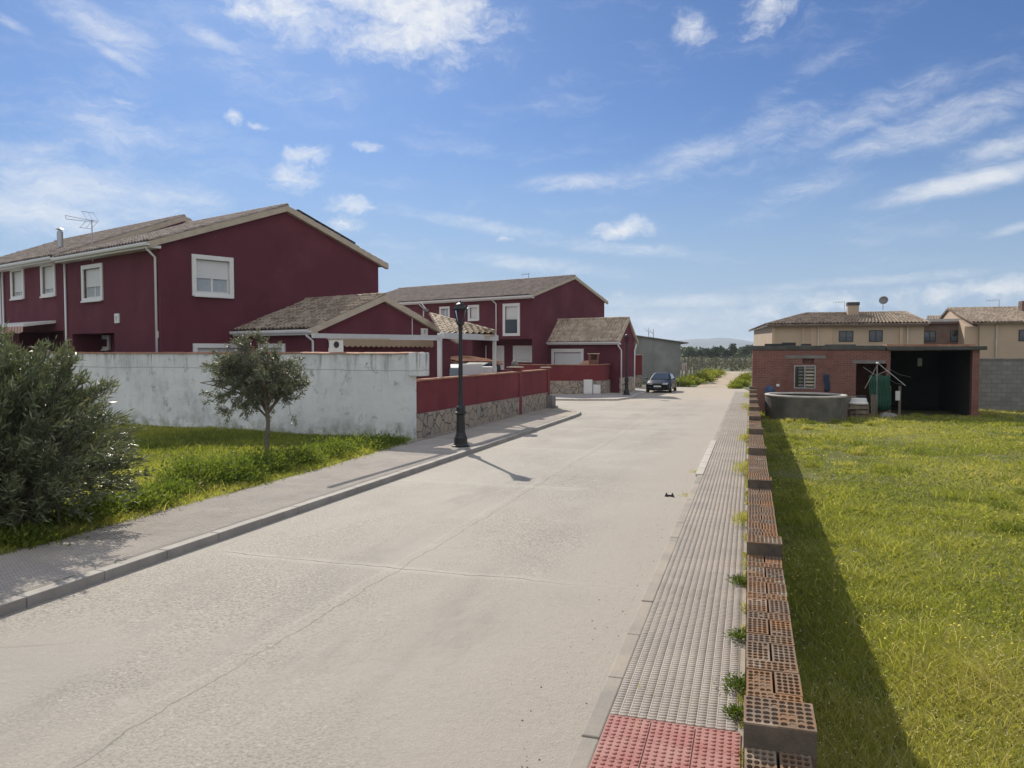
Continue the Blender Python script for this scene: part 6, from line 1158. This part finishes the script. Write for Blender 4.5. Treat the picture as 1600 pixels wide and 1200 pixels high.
for i in range(104):
    src = mains[i % 11]; s = bz(src, .3 + .7 * rng.random()); v = rng.normal(size=3); v /= np.linalg.norm(v); e = cc + v * A(RX, RX * .85, RZ) * (.5 + .5 * rng.random()); d = e - s; e = s + d * min(1, 1.0 / np.linalg.norm(d)); m_ = (s + e) / 2 + A(0, 0, .06); br = (s, m_, e); mb.tube([bz(br, q) for q in np.linspace(0, 1, 5)], list(np.linspace(.012, .004, 5)), 5, False)
    for j in range(6):
        q = .25 + .75 * rng.random(); s2 = bz(br, q); d = (e - s) / np.linalg.norm(e - s) + rng.normal(0, .5, 3) + A(0, 0, .1); e2 = s2 + d / np.linalg.norm(d) * (.16 + .2 * rng.random()); mb.tube([s2, (s2 + e2) / 2 + A(0, 0, .02), e2], [.006, .004, .002], 4, False); tips.append((s2, e2))
mb.build('trunk', M_BARK, tr_)
PP, DD = [], []
for s, e in tips:
    k = 40; q = (rng.random(k) ** .7)[:, None]; PP.append(s + (e - s) * q + rng.normal(0, .03, (k, 3))); DD.append((e - s) / np.linalg.norm(e - s) * .7 + rng.normal(0, .55, (k, 3)))
PP, DD = np.concatenate(PP), np.concatenate(DD); leaf_mesh('crown', PP, DD, .075 + .05 * rng.random(len(PP)), .02 + .008 * rng.random(len(PP)), np.clip(rng.random(len(PP)), 0, 1), M_TREEL, tr_, tb)

# ---- roadside verges
for (x, y), r, h, lb in (((1062, 603), 1.3, .75, 'roadside weeds just behind the parked car'), ((1080, 600), 1.5, 1.05, 'roadside weeds in front of the pale sign panel'), ((1095, 596), 1.6, 1.1, 'tallest roadside weeds halfway along the track bend'), ((1106, 590), 1.6, 1.0, 'roadside weeds at the bend of the dirt track'), ((1113, 585), 1.8, 1.0, 'last roadside weeds where the track turns')):
    c = G(x, y); mound('roadside_weeds', lb, 'weeds', c, r, h * .72, 1900, .26, .08, M_BROAD, 'weeds on the left verge of the track', 1.0, .1)
for (x, y), r, h, lb in (((1160, 603), 1.0, .8, 'rounded weed bush on the right verge where the pavement ends'), ((1167, 594), 1.3, 1.0, 'rounded weed bush on the right verge beside the brick shed'), ((1152, 607), .5, .3, 'low weed bush at the pavement end')):
    c = G(x, y); mound('verge_bush', lb, 'bush', c, r, h * .75, 1500, .22, .08, M_BROAD, 'bushes on the right verge of the track')
# ---- far wood, single far trees, hills
FD = 330.0
def far_tree(px, ytop, wpx, label, ybase=561):
    b = P(px, ybase, FD); b[2] = gz(99); top = P(px, ytop, FD); h = top[2] - b[2]; w = wpx / FOC * FD / 2; t = thing('far_tree', label, 'tree', b, 'distant field trees'); n = 900; nb = 14; bcx = rng.normal(0, .45, (nb, 3)); ch = rng.integers(0, nb, n); p = bcx[ch] + rng.normal(0, .22, (n, 3)); p[:, 2] = np.clip(p[:, 2], -1.1, 1.05)
    Pw = b + A(0, 0, h * .62) + p * A(w, w, h * .38); leaf_mesh('crown', Pw, rng.normal(size=(n, 3)), .9, .6, np.clip(rng.random(nb)[ch] * .7 + rng.random(n) * .3, 0, 1), M_FARTREE, t, b); mb = MB(); mb.tube([b, b + A(0, 0, h * .6)], [.3, .15], 6); mb.build('trunk', M_BARK, t)
for x, y, w, lb in ((1120.5, 541.5, 15, 'round far tree in the middle of the gap between the houses'), (1145.5, 539.5, 9, 'slender far tree right of the round one'), (1165, 541, 17, 'broad far tree beside the brick shed'), (1098, 546, 13, 'low far tree left of the round one'), (1110, 548, 9, 'smallest far tree of the row'), (1135, 546, 11, 'low far tree between the round and the slender one'), (1076, 544, 20, 'broad far tree beside the grey shed')): far_tree(x, y, w, lb)
n = 30000; fx = rng.random(n) * 900 - 420; fy = 345 + rng.random(n) * 60; hz_ = 2.3 + 1.5 * vnoise(fx, fy, 14, 5) + 1.4 * vnoise(fx, fy, 5, 6); pz_ = rng.random(n) ** .8 * hz_ + gz(99)
kind(leaf_mesh('far_wood', np.stack([fx, fy, pz_], 1), rng.normal(size=(n, 3)), 1.7, 1.2, np.clip(rng.random(n) * .7 + vnoise(fx, fy, 14, 5) * .3, 0, 1), M_FARTREE, None, (0, 0, 0)), 'stuff')
hx = np.linspace(700, 1700, 60); prof = np.interp(hx, [700, 950, 1030, 1060, 1080, 1100, 1125, 1140, 1160, 1180, 1230, 1700], [545, 540, 536, 531.5, 529.5, 529, 527.3, 528.5, 531, 535, 541, 547]) + rng.normal(0, .25, 60)
mb = MB(); HD = 5000.0
for i, (x, y) in enumerate(zip(hx, prof)):
    c = P(x, y, HD); f = P(x, HZ + 1, HD * .8); bk = P(x, HZ + 1, HD * 1.15); mb.v += [(f[0], f[1], -30), ((f[0] + c[0]) / 2, (f[1] + c[1]) / 2, c[2] * .62), tuple(c), (bk[0], bk[1], -30)]
for i in range(59):
    for j in range(3): a = i * 4 + j; mb.f.append((a, a + 1, a + 5, a + 4))
kind(mb.build('hills', M_HILL, org=(0, 0, 0), smooth=True), 'structure')
n = 9000; fx = rng.random(n) * 140 - 60; fy = 122 + rng.random(n) * 95; pz_ = rng.random(n) * (.3 + .9 * vnoise(fx, fy, 9, 15)) + gz(99)
M_SCRUB = m_leaf('reedy_scrub', [(0, (.07, .075, .05)), (.6, (.11, .11, .075)), (1, (.17, .15, .10))], .7, .2, .2)
kind(leaf_mesh('far_scrub', np.stack([fx, fy, pz_], 1), rng.normal(size=(n, 3)) * A(.5, .5, 1), 1.1, .35, rng.random(n), M_SCRUB, None, (0, 0, 0)), 'stuff')
# bare twigs behind the grey shed
for x, yt, lb in ((1013.5, 512, 'left of two bare saplings behind the grey shed'), (1021, 514, 'right of two bare saplings behind the grey shed')):
    b = P(x, 560, 98); b[2] = gz(80); tpz = P(x, yt, 98); t = thing('bare_sapling', lb, 'tree', b, 'bare saplings'); mb = MB(); mb.tube([b, tpz], [.09, .025], 5); mb.build('trunk', M_BARK, t)
    for k in range(7): s = b + (tpz - b) * (.62 + .05 * k); mb = MB(); mb.tube([s, s + A(rng.normal(0, .4), rng.normal(0, .3), .25 + .3 * rng.random())], [.02, .008], 4); mb.build('branch', M_BARK, t)
# litter: small black scrap on the road
c = G(1046, 776); t = thing('black_scrap', 'small folded black scrap with two peaks lying on the road', 'litter', c); mb = MB()
for dx in (-.055, .055): mb.hexa([c + A(dx - .035, -.02, 0), c + A(dx + .035, -.02, 0), c + A(dx + .035, .02, 0), c + A(dx - .035, .02, 0)], [c + A(dx - .004, -.002, .075), c + A(dx + .004, -.002, .075), c + A(dx + .004, .002, .075), c + A(dx - .004, .002, .075)])
mb.box(c[0] - .08, c[0] + .08, c[1] + .021, c[1] + .03, c[2], c[2] + .03); mb.build('scrap', M_DARK, t)
# loose stones and grit in the gutter
n = 450; gy_ = rng.random(n) ** 1.4 * 30 + 4; gx_ = -1.12 - np.abs(rng.normal(0, .35, n)); s = .003 + .006 * rng.random(n) ** 3
V = np.zeros((n, 6, 3)); o = np.stack([gx_, gy_, -GS * gy_ + s * .4], 1)
for i, d in enumerate(((1, 0, 0), (0, 1, 0), (-1, 0, 0), (0, -1, 0), (0, 0, .7), (0, 0, -.7))): V[:, i] = o + A(*d) * s[:, None] * (.7 + .6 * rng.random((n, 1)))
f = np.array([[0, 1, 4], [1, 2, 4], [2, 3, 4], [3, 0, 4], [1, 0, 5], [2, 1, 5], [3, 2, 5], [0, 3, 5]]); F = (np.arange(n)[:, None, None] * 6 + f[None]).reshape(-1, 3)
kind(fast_mesh('grit', V.reshape(-1, 3), F, np.full(len(F), 3), M_EARTH), 'stuff')

# ---- haze: even, thin air round the whole scene; the sky lies outside it
mb = MB(); mb.box(-13500, 13500, -200, 13500, -60, 150); hz = kind(mb.build('haze', bpy.data.materials.new('air'), org=(0, 0, 0)), 'stuff')
hm = hz.data.materials[0]; hm.use_nodes = True; ht = hm.node_tree; ht.nodes.clear(); pv_ = ht.nodes.new('ShaderNodeVolumePrincipled'); pv_.inputs['Color'].default_value = (.78, .88, 1.0, 1); pv_.inputs['Density'].default_value = 1.4e-4; pv_.inputs['Anisotropy'].default_value = .3
oo = ht.nodes.new('ShaderNodeOutputMaterial'); ht.links.new(pv_.outputs[0], oo.inputs['Volume'])
